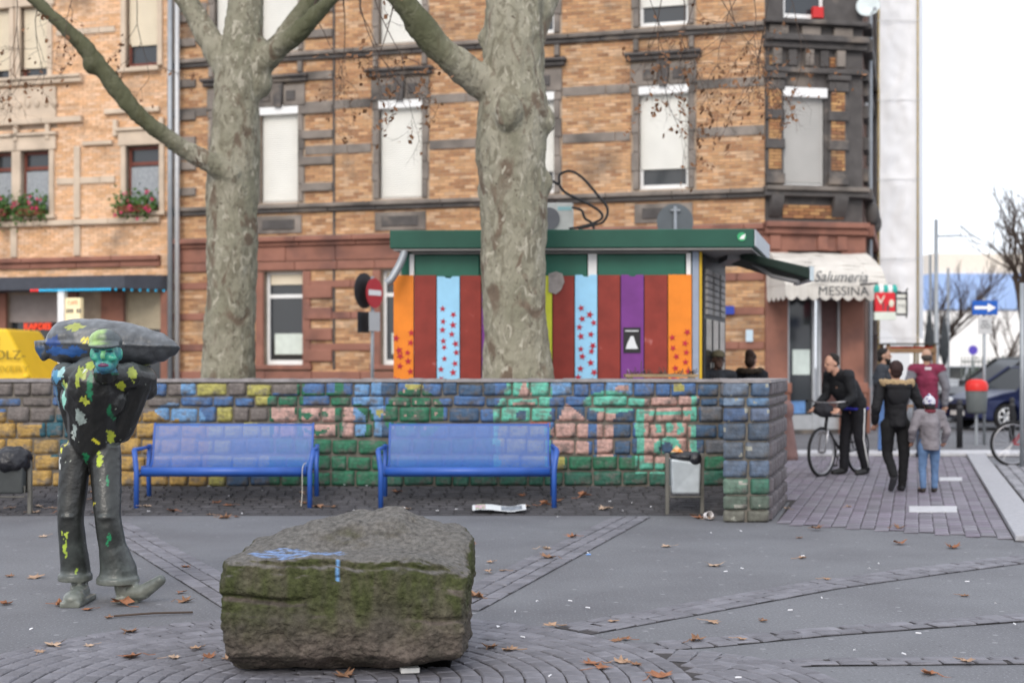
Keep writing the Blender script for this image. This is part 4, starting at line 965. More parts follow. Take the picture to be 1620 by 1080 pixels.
# sack across the back
b = MB(); zc = 1.635
pr_s = [(-.43, .03, .0), (-.4, .08, -.01), (-.37, .115, -.005), (-.31, .142, .0), (-.2, .155, .008), (-.05, .155, .008), (.1, .145, .0), (.22, .122, -.008), (.32, .092, -.012), (.4, .05, -.012), (.445, .01, -.012)]
b.tube([(x+.03, .1+.01*math.sin(x*9), zc+dz_-.03*x) for x, r_, dz_ in pr_s], [r_ for _, r_, _ in pr_s], 28, flat=1.0)
b.ell((-.415, .08, zc-.02), (.05, .06, .055)); b.ell((-.4, .06, zc-.06), (.03, .03, .05))
def sackd(p, n):
    s_ = p.x*3; w = .006*mn.noise(Vector((p.x*16, p.y*6, p.z*22)))+.004*math.sin(p.x*60+p.z*40)*ss(.2, .42, abs(p.x))
    return w+.012*math.exp(-((p.z-zc+.0+.03*p.x)/.008)**2)*(1 if p.y < .08 else 0)
def sackc(p, n):
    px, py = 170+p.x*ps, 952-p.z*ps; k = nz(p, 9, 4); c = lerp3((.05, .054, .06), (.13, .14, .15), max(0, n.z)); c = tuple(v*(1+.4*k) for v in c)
    if n.y < .4:
        wx, wy = px+5*nz((p.x, p.z, 2), 20, 3), py+5*nz((p.x, p.z, 4), 20, 3)
        for (cx, cy, rx, ry, col) in ((112, 557, 34, 7, (.03, .1, .3)), (93, 543, 13, 7, (.025, .06, .2)), (66, 556, 7, 9, (.025, .06, .13)), (150, 538, 8, 5, (.6, .5, .02)), (125, 518, 14, 5, (.3, .33, .08)), (140, 519, 4, 3, (.35, .36, .12))):
            if ((wx-cx)/rx)**2+((wy-cy)/ry)**2 < 1: c = col
    return tuple(max(0, v) for v in c)
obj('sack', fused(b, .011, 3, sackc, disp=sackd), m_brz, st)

# ================================================================ BENCHES AND BINS
m_blu = mat('bench_blue', (.025, .09, .36), .4, .15, 5, spec=.5)
def perf():
    m = bpy.data.materials.new('bench_mesh_blue'); m.use_nodes = True; n = m.node_tree.nodes; l = m.node_tree.links; bs = n['Principled BSDF']
    tc = n.new('ShaderNodeTexCoord'); t = n.new('ShaderNodeTexNoise'); t.inputs['Scale'].default_value = 3; l.new(tc.outputs['Object'], t.inputs[0]); cr = n.new('ShaderNodeMix'); cr.data_type = 'RGBA'; cr.inputs[6].default_value = (.022, .095, .34, 1); cr.inputs[7].default_value = (.042, .13, .4, 1); l.new(t.outputs[0], cr.inputs[0]); l.new(cr.outputs[2], bs.inputs['Base Color']); bs.inputs['Roughness'].default_value = .4
    v = n.new('ShaderNodeTexVoronoi'); v.inputs['Scale'].default_value = 85; v.inputs['Randomness'].default_value = 0; sa = n.new('ShaderNodeAttribute'); sa.attribute_name = 'sheet'; v.voronoi_dimensions = '2D'; l.new(sa.outputs['Vector'], v.inputs['Vector']); g_ = n.new('ShaderNodeMath'); g_.operation = 'GREATER_THAN'; g_.inputs[1].default_value = .31; l.new(v.outputs['Distance'], g_.inputs[0]); l.new(g_.outputs[0], bs.inputs['Alpha']); return m
m_perf = perf()
def bench(x0, lab):
    w = 1.84; t = thing('bench', lab, 'bench', (x0, 14.62, 0), 0, 'blue mesh benches along the mural wall')
    prof = [(.02, .452), (.1, .452), (.3, .435), (.4, .45), (.46, .51), (.5, .66), (.56, .86), (.575, .875)]
    pts = smooth_path([(0, y, z) for y, z in prof], 4); b = MB()
    for i in range(len(pts)-1):
        a, c = pts[i], pts[i+1]; b.add([(.07, a.y, a.z), (w-.07, a.y, a.z), (w-.07, c.y, c.z), (.07, c.y, c.z)], [(0, 1, 2, 3)])
    o = weld(b).build('seat_sheet', m_perf, t, True); al = [0]
    for i in range(1, len(pts)): al.append(al[-1]+(pts[i]-pts[i-1]).length)
    ua = o.data.attributes.new('sheet', 'FLOAT_VECTOR', 'POINT')
    for i, v_ in enumerate(o.data.vertices): k_ = min(range(len(pts)), key=lambda q: abs(pts[q].y-v_.co.y)+abs(pts[q].z-v_.co.z)); ua.data[i].vector = (v_.co.x, al[k_], 0)
    b = MB(); b.tube([(.07, .03, .41), (w-.07, .03, .41)], .045, 14); b.build('seat_lip', m_blu, t, True)
    for x in (.075, w-.075): b = MB(); b.tube([(x, p.y, p.z) for p in pts], .012, 6); b.build('edge_rail', m_blu, t, True)
    b = MB(); b.tube([(.04, .05, .375), (w-.04, .05, .375)], .02, 8); b.build('front_rail', m_blu, t, True)
    b = MB(); b.tube([(.07, .575, .865), (w-.07, .575, .865)], .013, 8); b.build('top_rail', m_blu, t, True)
    for s in (0, 1):
        x = .03 if s == 0 else w-.03; xo = -.03 if s == 0 else .03
        b = MB(); b.tube([(x, -.02, -.0), (x, -.02, .42)]+[(x+xo*k, -.02+.03*k, .42+.21*k) for k in (.15, .5, 1)], .027, 10); b.build('leg', m_blu, t, True)
        b = MB(); b.tube([(x+xo, .0, .635), (x+xo, .3, .63), (x, .52, .64)], .02, 8); b.build('armrest', m_blu, t, True)
        b = MB(); b.tube([(x, .5, apz(15.1)-.03), (x, .46, .42), (x, .52, .66)], .025, 8); b.build('leg', m_blu, t, True)
    return t
bench((212-810)/F*14.62, 'blue steel mesh bench behind the bronze statue'); bench((598-810)/F*14.62, 'blue steel mesh bench beside the galvanised litter bin')
m_galv = mat('galvanised', (.45, .49, .51), .45, .15, 9, metal=.35); m_post = mat('bin_post', (.13, .125, .11), .6, .2); m_bag = mat('bin_bag', (.012, .012, .016), .35, .2, 9, .6, 25, spec=.5)
def bin_(x, y, lab, mt, bagh):
    t = thing('litter_bin', lab, 'litter bin', (x, y, 0), 0, 'litter bins at the wall'); zb = apz(y)
    for s in (-1, 1): b = MB(); b.box(s*.175-.018, s*.175+.018, -.03, .03, zb-.02, .62); b.build('post', m_post, t, bevel=.004)
    b = MB(); b.hexa([(-.14, -.12, .22), (.14, -.12, .22), (.14, .1, .22), (-.14, .1, .22), (-.15, -.15, .57), (.15, -.13, .53), (.15, .13, .57), (-.15, .13, .57)]); b.build('tub', mt, t, bevel=.02)
    b = MB(); b.tube([(-.155, -.1, .3), (-.155, -.1, .19), (.155, -.1, .19), (.155, -.1, .3)], .008, 6); b.tube([(-.17, 0, .25), (.17, 0, .25)], .01, 6); b.build('cradle', m_post, t)
    b = MB(); b.ell((0, -.02, .59), (.155, .13, bagh)); b.ell((.09, -.1, .57), (.07, .06, .07)); b.build('bag', m_bag, t, True) if bagh < .06 else None
    if bagh >= .06:
        b = MB(); b.ell((0, -.03, .54), (.2, .19, bagh)); b.ell((.02, -.03, .6), (.19, .17, .09)); me = fused(b, .02, 3, disp=lambda p, n: .02*nz(p, 9, 3)); obj('bag', me, m_bag, t)
    return t
bin_((1083-810)/F*14.3, 14.3, 'galvanised litter bin between two posts next to the pier', m_galv, .05)
b2 = bin_((20-810)/F*14.3, 14.3, 'dark litter bin with a black bag folded over its rim', mat('bin_dark', (.05, .055, .055), .6, .2), .13)
b = MB(); b.add([(-.06, 0, 0), (.07, .02, 0), (.0, .01, .07), (-.01, .06, .01)], [(0, 1, 2), (0, 2, 3), (1, 3, 2), (0, 3, 1)]); o = b.build('food_wrapper', mat('wrapper', (.85, .35, .1), .5, .5, 25, col2=(.85, .8, .6), c2scale=14), None); o.location = ((1070-810)/F*14.25, 14.22, .635); tag(o, 'crumpled orange and white wrapper on top of the galvanised bin', 'wrapper')
# string over the bench end
b = MB(); x = (479-810)/F*14.6; b.tube(smooth_path([(x+.03, 14.63, .5), (x, 14.58, .45), (x, 14.56, .2), (x-.01, 14.55, .06)]), .004, 5); tag(b.build('string', mat('string_white', (.55, .52, .46), .8, .1), None), 'pale string hanging from the end of the bench by the statue', 'string')

# ================================================================ PLANE TREES
def bark():
    m = bpy.data.materials.new('plane_bark'); m.use_nodes = True; n = m.node_tree.nodes; l = m.node_tree.links; bs = n['Principled BSDF']; bs.inputs['Roughness'].default_value = .85; bs.inputs['Specular IOR Level'].default_value = .2
    tc = n.new('ShaderNodeTexCoord'); mp = n.new('ShaderNodeMapping'); mp.inputs['Scale'].default_value = (1, 1, .55); l.new(tc.outputs['Object'], mp.inputs[0])
    def ns(s, d=6, dist=0): t = n.new('ShaderNodeTexNoise'); t.inputs['Scale'].default_value = s; t.inputs['Detail'].default_value = d; t.inputs['Distortion'].default_value = dist; l.new(mp.outputs[0], t.inputs[0]); return t.outputs[0]
    def mx(f, a, c, lo, hi):
        r = n.new('ShaderNodeMapRange'); r.inputs[1].default_value = lo; r.inputs[2].default_value = hi; l.new(f, r.inputs[0]); k = n.new('ShaderNodeMix'); k.data_type = 'RGBA'; l.new(r.outputs[0], k.inputs[0])
        if isinstance(a, tuple): k.inputs[6].default_value = (*a, 1)
        else: l.new(a, k.inputs[6])
        k.inputs[7].default_value = (*c, 1); return k.outputs[2]
    at_ = n.new('ShaderNodeAttribute'); at_.attribute_name = 'col'
    c = mx(ns(2.2, 9, .6), (.205, .195, .14), (.3, .28, .215), .38, .62); c = mx(ns(6, 10, 1.5), c, (.18, .165, .12), .5, .6); c = mx(ns(3, 10, 1.2), c, (.145, .11, .08), .55, .63); c = mx(ns(9, 10, 1.4), c, (.37, .345, .275), .58, .65); c = mx(ns(24, 8, 1.2), c, (.1, .08, .06), .64, .68)
    k = n.new('ShaderNodeMix'); k.data_type = 'RGBA'; l.new(at_.outputs['Fac'], k.inputs[0]); l.new(c, k.inputs[6]); k.inputs[7].default_value = (.075, .08, .04, 1); l.new(k.outputs[2], bs.inputs['Base Color'])
    bp = n.new('ShaderNodeBump'); bp.inputs['Strength'].default_value = .9; bp.inputs['Distance'].default_value = .03; l.new(ns(17, 10, .8), bp.inputs['Height']); l.new(bp.outputs[0], bs.inputs['Normal']); return m
m_bark = bark(); m_twig = mat('twig', (.07, .05, .04), .8, .2); m_dry = mat('dry_leaf', (.2, .1, .05), .8, .35, 14)
def limb(b, Z, pts, n=16):      # (px, py, diameter px, depth offset)
    P = smooth_path([at(x, y, Z+dz_) for x, y, d_, dz_ in pts], 5); k = len(pts)-1; rs = []
    for i in range(len(P)):
        u = i/5; j = min(int(u), k-1); t = u-j; rs.append((pts[j][2]*(1-t)+pts[j+1][2]*t)/2/F*Z)
    b.tube(P, rs, n)
def leafcard(b, p, s, up=None):
    a = Vector((random.gauss(0, 1), random.gauss(0, 1), random.gauss(0, 1))).normalized(); c = a.orthogonal().normalized(); n_ = a.cross(c)*s*.3
    b.add([p-a*s, p-a*s*.2+c*s*.75+n_, p+a*s*.9+n_, p+a*s*.1-c*s*.7], [(0, 1, 2, 3)])
def tree(name, lab, Z, limbs, knots, twigs, base, up):
    t = thing(name, lab, 'tree', at(base, HY+CH*F/Z, Z)); t.location.z = 0; b = MB()
    for L in limbs: limb(b, Z, L)
    for (px, py, r_, dz_) in knots: b.ell(at(px, py, Z+dz_), (r_/F*Z, r_/F*Z*.9, r_/F*Z*1.3))
    bx = t.location.x
    def dsp(p, n): return .028*nz((p.x, p.y, p.z*.6), 2.2, 4)+.007*nz((p.x, p.y, p.z), 11, 3)
    def cf(p, n): return (0, 0, 0)
    me = fused(b, .03, 4, None, disp=dsp); a = me.attributes.new('col', 'FLOAT_COLOR', 'POINT'); fl = []
    for v in me.vertices:
        px = 810+v.co.x/v.co.y*F; k = ss(.6, 1.2, math.hypot(v.co.x-bx, v.co.y-Z)); k *= .85; fl += [k, k, k, 1]
    a.data.foreach_set('color', fl)
    for v in me.vertices: v.co -= t.location
    obj('trunk', me, m_bark, t)
    cb = MB(); lf = MB()
    for (px, py, dz_, dx, dy, ln) in twigs:
        p = at(px, py, Z+dz_); stk = [(p, Vector((dx, random.uniform(-.3, .3), dy)).normalized(), ln, .007)]
        while stk:
            p, d_, l_, r_ = stk.pop(); q = p; pts = [p]
            for i in range(5):
                d_ = (d_+Vector((random.gauss(0, .16), random.gauss(0, .16), random.gauss(0, .14)-.03))).normalized(); q = q+d_*l_/5; pts.append(q)
                if l_ > .22 and i > 0: stk.append((q, (d_+Vector((random.gauss(0, .7), random.gauss(0, .7), random.gauss(0, .5)))).normalized(), l_*random.uniform(.4, .6), r_*.6))
                if l_ < .8 and random.random() < .1: leafcard(lf, q+Vector((0, 0, -.04)), random.uniform(.022, .045))
            cb.tube([x-t.location for x in pts], [r_*(1-.12*i) for i in range(6)], 4)
    lf.v = [tuple(Vector(v)-t.location) for v in lf.v]
    up = []; ends = []
    for L in limbs[1:]:
        e_, q_ = at(L[-1][0], L[-1][1], Z+L[-1][3])-t.location, at(L[-2][0], L[-2][1], Z+L[-2][3])-t.location; d_ = (e_-q_).normalized(); s_ = e_-d_*.15; f_ = e_+(d_+Vector((0, 0, .35)))*2.0; ends += [s_, s_.lerp(f_, .5), f_]
        up.append((*s_, *f_, L[-1][2]/2/F*Z))
    for (px, py, dz_, dx, dy, ln) in twigs:
        p = at(px, py, Z+dz_)-t.location; e_ = min(ends, key=lambda q: (q-p).length); cb.tube(smooth_path([p, p+Vector((0, 0, .25)), p.lerp(e_, .5)+Vector((0, 0, .35)), e_], 4), [.007+.0018*i for i in range(13)], 5)
    for (x0, y0, z0, x1, y1, z1, r0) in up:      # limbs of the crown above the picture
        cb.tube([(x0, y0, z0), ((x0+x1)/2+.05, (y0+y1)/2, (z0+z1)/2), (x1, y1, z1)], [r0, r0*.7, r0*.4], 8)
        for i in range(14):
            p = Vector((x1, y1, z1)).lerp(Vector((x0, y0, z0)), random.random()*.6); d_ = Vector((random.gauss(0, 1), random.gauss(0, 1), random.uniform(.1, 1.2))).normalized(); q = p+d_*random.uniform(.6, 1.8); cb.tube([p, p.lerp(q, .5)+Vector((random.gauss(0, .1), 0, .1)), q], [.03, .02, .008], 5)
            for j in range(8): r2 = p.lerp(q, random.uniform(.3, 1)); q2 = r2+Vector((random.gauss(0, .3), random.gauss(0, .3), random.gauss(.1, .25))); cb.tube([r2, q2], [.008, .004], 3); leafcard(lf, q2, .05)
    cr = cb.build('crown', m_twig, t); lf.build('dry_leaves', m_dry, cr, kind='stuff'); return t
tree('plane_tree', 'slimmer plane tree with a long low dark branch reaching over the statue', 19.5,
     [[(361, 760, 104, 0), (361, 640, 92, 0), (361, 590, 88, 0), (364, 480, 80, 0), (368, 380, 78, 0), (368, 300, 82, 0), (372, 220, 76, 0), (376, 150, 72, 0), (378, 95, 80, 0)],
      [(380, 110, 70, 0), (386, 50, 62, 0), (392, -20, 56, .1), (398, -110, 50, .2), (405, -260, 40, .4)],
      [(372, 280, 44, -.2), (335, 258, 34, -.35), (290, 235, 29, -.5), (235, 195, 26, -.7), (190, 148, 25, -.8), (150, 95, 26, -.9), (115, 55, 24, -1), (60, 5, 20, -1.1), (0, -45, 17, -1.2), (-90, -120, 12, -1.3)],
      [(362, 120, 40, 0), (330, 60, 40, .1), (300, 10, 36, .2), (270, -45, 32, .3), (220, -150, 24, .4)],
      [(398, 125, 46, 0), (430, 85, 34, -.2), (480, 45, 28, -.4), (530, -10, 24, -.5), (600, -90, 18, -.6)],
      [(402, 105, 40, .1), (440, 70, 30, .3), (470, 30, 28, .5), (510, -30, 24, .6), (560, -120, 18, .7)]],
     [(145, 100, 13, -.9), (197, 156, 13, -.8), (405, 95, 30, 0), (410, 130, 22, -.05)],
     [(120, -30, -.9, .1, -1, 1.0), (215, -20, -.6, .05, -1, 1.2), (25, -20, -1.1, .2, -1, 1.2), (500, 30, -.4, .3, -1, 1.0), (545, 20, -.2, 0, -1, 1.2), (570, 20, .0, .4, -1, 1.2), (60, 10, -1.0, -.3, -1, .9)], 361,
     [(.0, 0, 6.4, .8, 1.5, 10, .14), (-1.5, -1, 6.2, -3.2, -.6, 8.5, .1), (1.8, -.6, 6, 3.2, -.8, 8.8, .09)])
tree('plane_tree', 'thick plane tree with mottled bark and a dark burl before the kiosk', 16.6,
     [[(820, 790, 132, 0), (820, 650, 120, 0), (820, 595, 112, 0), (815, 500, 104, 0), (812, 400, 102, 0), (813, 320, 110, 0), (808, 250, 112, 0), (812, 180, 112, 0), (812, 120, 98, 0), (812, 60, 96, 0), (812, 0, 92, 0), (812, -60, 88, 0)],
      [(812, -40, 80, 0), (800, -140, 64, .1), (780, -280, 50, .2)],
      [(768, 135, 54, -.1), (735, 110, 50, -.2), (700, 82, 46, -.3), (668, 45, 44, -.4), (640, 5, 38, -.5), (600, -40, 32, -.6), (530, -110, 24, -.8)],
      [(838, 60, 50, .1), (862, 10, 40, .2), (885, -50, 34, .3), (940, -150, 26, .4)]],
     [(803, 178, 21, -.42), (800, 165, 15, -.46), (862, 190, 18, -.05), (858, 290, 18, 0), (765, 300, 14, 0), (770, 60, 14, 0)],
     [(590, -10, -.6, .3, -1, 1.2), (620, 20, -.5, -.4, -1, 1.0), (570, 10, -.7, .1, -1, 1.1), (1010, -40, .4, .4, -1, 1.0), (1050, -50, .5, .1, -1, 1.5), (1100, -40, .5, .2, -1, 1.3), (1150, -40, .6, .1, -1, 1.5), (1190, -40, .7, .3, -1, 1.4), (1080, -20, .5, -.1, -1, 1.2), (1220, -30, .7, .1, -1, 1.3), (1130, -20, .6, .5, -1, 1.3), (1235, -50, .7, .3, -1, 1.2), (1170, -30, .3, 0, -1, 1.2)], 820,
     [(.0, 0, 5.9, -.4, 1, 9.5, .2), (.6, .2, 6, 2.6, .5, 6.6, .1), (.8, .2, 6, 2.0, .8, 8.5, .1), (-1.8, -.6, 5.8, -3.2, -1.2, 7.5, .08)])
# ---------------- bare winter trees far along the street
def bare(name, lab, px, Z, H, spread, seed, lean=0):
    rs = random.Random(seed); t = thing(name, lab, 'tree', (at(px, HY, Z).x, Z, 0)); tr = MB(); cb = MB()
    def grow(p, d_, l_, r_, lev):
        pts = [p]; q = p
        for i in range(4): d_ = (d_+Vector((rs.gauss(0, .09), rs.gauss(0, .09), .03))).normalized(); q = q+d_*l_/4; pts.append(q)
        (tr if lev == 0 else cb).tube(pts, [r_*(1-.15*i) for i in range(5)], 7 if lev < 2 else 4)
        if lev < 5:
            for k in range(4 if lev < 3 else 3):
                s = pts[rs.randint(2, 4)]; grow(s, (d_+Vector((rs.gauss(lean, spread), rs.gauss(0, spread), rs.gauss(.15, .25)))).normalized(), l_*rs.uniform(.55, .8), r_*.55, lev+1)
    grow(Vector((0, 0, 0)), Vector((0, 0, 1)), H*.3, H*.018, 0); tr.build('trunk', m_twig, t); cb.build('crown', m_twig, t, kind='stuff')
bare('bare_tree', 'large bare winter tree beside the parked black car', 1640, 40, 9.5, .42, 3, -.05)
bare('bare_tree', 'slim bare tree behind the wrapped scaffold', 1478, 58, 8.5, .3, 5)
bare('bare_tree', 'small bare tree in front of the white hall by the fence', 1585, 50, 5, .4, 9)
# ================================================================ PEOPLE
def person(lab, loc, rz, H, J={}, top=(.02, .02, .022), legs=(.012, .012, .014), skin=(.42, .23, .16), hair=(.015, .012, .01), shoe=(.02, .02, .02), hairstyle='short', puffy=1.0, wide=1.0, hem=.47, extra=None, vox=.013, head_s=1.0, sleeve=None, curl=.5):
    t = thing('person', lab, 'person', loc, rz); k = H
    P = {'hipL': (-.09*wide, 0, .51*k), 'hipR': (.09*wide, 0, .51*k), 'kneeL': (-.1, -.01, .285*k), 'kneeR': (.1, -.01, .285*k), 'ankL': (-.105, .02, .045*k), 'ankR': (.105, .02, .045*k),
         'shL': (-.105*k*wide, .0, .805*k), 'shR': (.105*k*wide, 0, .805*k), 'elL': (-.145*k*wide, .02, .63*k), 'elR': (.145*k*wide, .02, .63*k), 'wrL': (-.145*k*wide, -.05, .485*k), 'wrR': (.145*k*wide, -.05, .485*k),
         'neck': (0, 0, .84*k), 'head': (0, -.015, .925*k), 'pel': (0, 0, .54*k), 'chest': (0, 0, .73*k), 'toeL': (-.12, -.15, .02), 'toeR': (.12, -.15, .02), 'hr': 0, 'hp': 0}
    P.update(J); v = {a: (Vector(c) if hasattr(c, '__len__') else c) for a, c in P.items()}
    mS = mat('skin_%.2f_%.2f' % skin[:2], skin, .6, .12, 12); s = k/1.75
    hd = v['head']; HM = Euler((R(v['hp']), 0, R(v['hr']))).to_matrix(); hs_ = s*head_s*(1.15 if k < 1.3 else 1)
    def hp(x, y, z): return hd+HM @ (Vector((x, y, z))*hs_)
    b = MB(); rot = (R(v['hp']), 0, R(v['hr']))
    def he(x, y, z, r): b.ell(hp(x, y, z), tuple(q*hs_ for q in r), rot)
    he(0, 0, .02, (.077, .097, .1)); he(0, -.025, -.045, (.06, .07, .075)); he(0, -.06, -.085, (.035, .035, .03)); he(0, -.102, -.012, (.013, .02, .026)); he(-.078, .01, -.01, (.012, .022, .032)); he(.078, .01, -.01, (.012, .022, .032)); he(0, -.085, -.058, (.026, .012, .01)); he(-.032, -.086, .022, (.02, .014, .008)); he(.032, -.086, .022, (.02, .014, .008))
    b.cap(v['neck']-Vector((0, 0, .03)), hp(0, .02, -.06), .058*s, .055*s)
    b.cap(v['pel'], v['chest'], .12*s*wide, .13*s*wide); b.cap(v['shL'].lerp(v['shR'], .18), v['shR'].lerp(v['shL'], .18), .075*s, .075*s)
    for q in 'LR':
        b.cap(v['sh'+q], v['el'+q], .05*s, .04*s); b.cap(v['el'+q], v['wr'+q], .04*s, .028*s); b.cap(v['hip'+q], v['knee'+q], .075*s, .052*s); b.cap(v['knee'+q], v['ank'+q], .05*s, .035*s); b.cap(v['ank'+q], v['toe'+q]+Vector((0, 0, .03)), .035*s, .03*s)
        d_ = (v['wr'+q]-v['el'+q]).normalized(); sd_ = d_.cross(Vector((0, 1, .2))).normalized(); nn = d_.cross(sd_).normalized(); w = v['wr'+q]; sg = -1 if q == 'L' else 1
        if nn.dot(Vector((0, -1, 0))) < 0: nn = -nn
        b.cap(w, w+d_*.07*s, .028*s, .036*s, flat=.6)
        for i, ln in enumerate((.07, .08, .075, .058)):
            r0 = w+d_*.085*s+sd_*(i-1.5)*.021*s; m1 = r0+(d_*(1-curl*.3)+nn*curl*.5)*ln*.55*s; b.cap(r0-d_*.02*s, m1, .011*s, .01*s, 8); b.cap(m1, m1+(d_*(1-curl)+nn*curl)*ln*.5*s, .01*s, .0085*s, 8)
        th0 = w+d_*.03*s-sd_*.03*s; b.cap(th0, th0+(d_*.6-sd_*.5+nn*.3)*.06*s, .013*s, .0105*s, 8)
    obj('body', fused(b, .0095, 2), mS, t)
    b = MB()
    for e in (-.031, .031): b.ell(hp(e, -.09, .004), .011*hs_, nu=8, nv=6)
    b.build('eyes', mat('eye_dark', (.02, .015, .012), .3, 0), t, True)
    # trousers
    b = MB(); b.ell(v['pel'], (.165*s*wide, .125*s*wide, .12*s)); 
    for q in 'LR': b.cap(v['hip'+q], v['knee'+q], .1*s*wide, .07*s*wide); b.cap(v['knee'+q], v['ank'+q]+Vector((0, 0, .02)), .068*s*wide, .055*s*wide)
    obj('trousers', fused(b, vox, 3, disp=lambda p, n: .006*nz(p, 14, 3)), mat('cloth_%.3f_%.3f_%.3f' % legs, legs, .85, .25, 10, .2, 30), t)
    # jacket
    b = MB(); sh = puffy; hz_ = hem*k
    hemp = v['pel'].copy(); hemp.z = v['pel'].z-(.54*k-hz_); up_ = (v['chest']-v['pel']).normalized()
    b.tube([hemp, v['pel']+up_*.02, v['pel'].lerp(v['chest'], .5), v['chest'], v['chest'].lerp(v['neck'], .6), v['neck']+Vector((0, 0, .01))], [.17*s*wide*sh, .172*s*wide*sh, .168*s*wide*sh, .182*s*wide*sh, .13*s*sh, .075*s], 18, flat=.72)
    b.cap(v['shL'], v['shR'], .082*s*sh, .082*s*sh)
    ms = top if sleeve is None else sleeve; sb_ = b if sleeve is None else MB()
    for q in 'LR':
        sb_.cap(v['sh'+q], v['el'+q], .076*s*sh, .06*s*sh); sb_.cap(v['el'+q], v['wr'+q]-(v['wr'+q]-v['el'+q]).normalized()*.02, .06*s*sh, .046*s*sh)
    mt = mat('cloth_%.3f_%.3f_%.3f' % top, top, .8, .3, 9, .3, 26)
    fold = lambda p, n: .008*nz((p.x, p.y, p.z*1.8), 10, 3)
    jk = obj('vest' if sleeve else 'jacket', fused(b, vox, 3, disp=fold), mt, t)
    if sleeve: obj('sleeves', fused(sb_, vox, 2, disp=fold), mat('cloth_%.3f_%.3f_%.3f' % sleeve, sleeve, .8, .2, 9), t)
    for q in 'LR':
        a, c = v['ank'+q], v['toe'+q]; b = MB(); d_ = (c-a); d_.z = 0; d_.normalize(); b.cap(a+Vector((0, 0, .02*s)), a-Vector((0, 0, .01)), .052*s, .05*s); b.cap(a-Vector((0, 0, .012*s)), c+Vector((0, 0, .025*s)), .048*s, .042*s); obj('shoe', fused(b, .012, 1), mat('shoe_%.2f_%.2f' % shoe[:2], shoe, .5, .2), t)
    mh = mat('hair_%.3f' % hair[0], hair, .7, .3, 40, .4, 90)
    if hairstyle:
        b = MB()
        def hh(x, y, z, r): b.ell(hp(x, y, z), tuple(q*hs_ for q in r), rot)
        if hairstyle == 'receding': hh(0, .032, .055, (.083, .088, .08)); hh(-.055, .03, .0, (.03, .06, .05)); hh(.055, .03, 0, (.03, .06, .05))
        elif hairstyle == 'bald': hh(0, .06, -.02, (.075, .055, .06)); hh(-.06, .03, -.015, (.025, .05, .04)); hh(.06, .03, -.015, (.025, .05, .04))
        else: hh(0, .025, .05, (.085, .1, .085)); hh(0, .06, -.02, (.08, .065, .09))
        if hairstyle == 'bun': hh(0, .07, .1, (.07, .065, .06)); hh(0, .1, .0, (.06, .05, .07))
        if hairstyle == 'tied': hh(0, .07, .03, (.09, .08, .1)); hh(-.01, .1, .07, (.05, .045, .05))
        if hairstyle == 'beard': hh(0, -.055, -.085, (.06, .05, .05)); hh(0, -.03, -.06, (.067, .055, .04)); hh(0, -.06, -.12, (.04, .035, .04))
        obj('hair', fused(b, .01, 2, disp=lambda p, n: .004*nz(p, 30, 2)), mh, t)
    if extra: extra(t, v, hp, hs_, rot, s)
    return t
def fur(t, c, r, col, n=1):
    b = MB(); rr = random.Random(4)
    for i in range(46):
        a = math.pi*(i/45)*1.25-.4; p = Vector(c)+Vector((math.cos(a)*r[0], math.sin(a)*r[1], rr.gauss(0, .008)))
        b.ell(p, rr.uniform(.028, .042), nu=8, nv=6)
    me = fused(b, .012, 1, disp=lambda p, n_: .014*mn.noise(p*70)); obj('fur_trim', me, mat('fur_%.2f' % col[0], col, .95, .4, 60, .8, 120), t)
def capper(col, brim=True):
    def f(t, v, hp, hs_, rot, s):
        b = MB(); b.ell(hp(0, .01, .07), (.092*hs_, .108*hs_, .07*hs_), rot)
        if brim: b.ell(hp(0, -.11, .05), (.07*hs_, .06*hs_, .012*hs_), rot)
        obj('hat', fused(b, .01, 2), mat('hat_%.2f' % col[0], col, .85, .2), t)
    return f
def gp(px, py): p = gr(px, py); return (p.x, p.y, 0)
# two people standing behind the wall at the kiosk
person('dark-skinned person in an olive cap and dark jacket behind the wall by the kiosk', (at(1136, 0, 18.7).x, 18.7, 0), R(10), 1.7, top=(.015, .017, .022), skin=(.07, .04, .03), hairstyle=None, extra=capper((.09, .08, .05)))
def bunx(t, v, hp, hs_, rot, s): fur(t, (0, .02, v['neck'].z-.005), (.16, .14), (.05, .038, .028))
person('person with a dark brown bun and fur collar behind the wall by the kiosk', (at(1188, 0, 20.2).x, 20.2, 0), R(150), 1.7, top=(.012, .013, .018), hair=(.035, .018, .012), hairstyle='bun', extra=bunx)
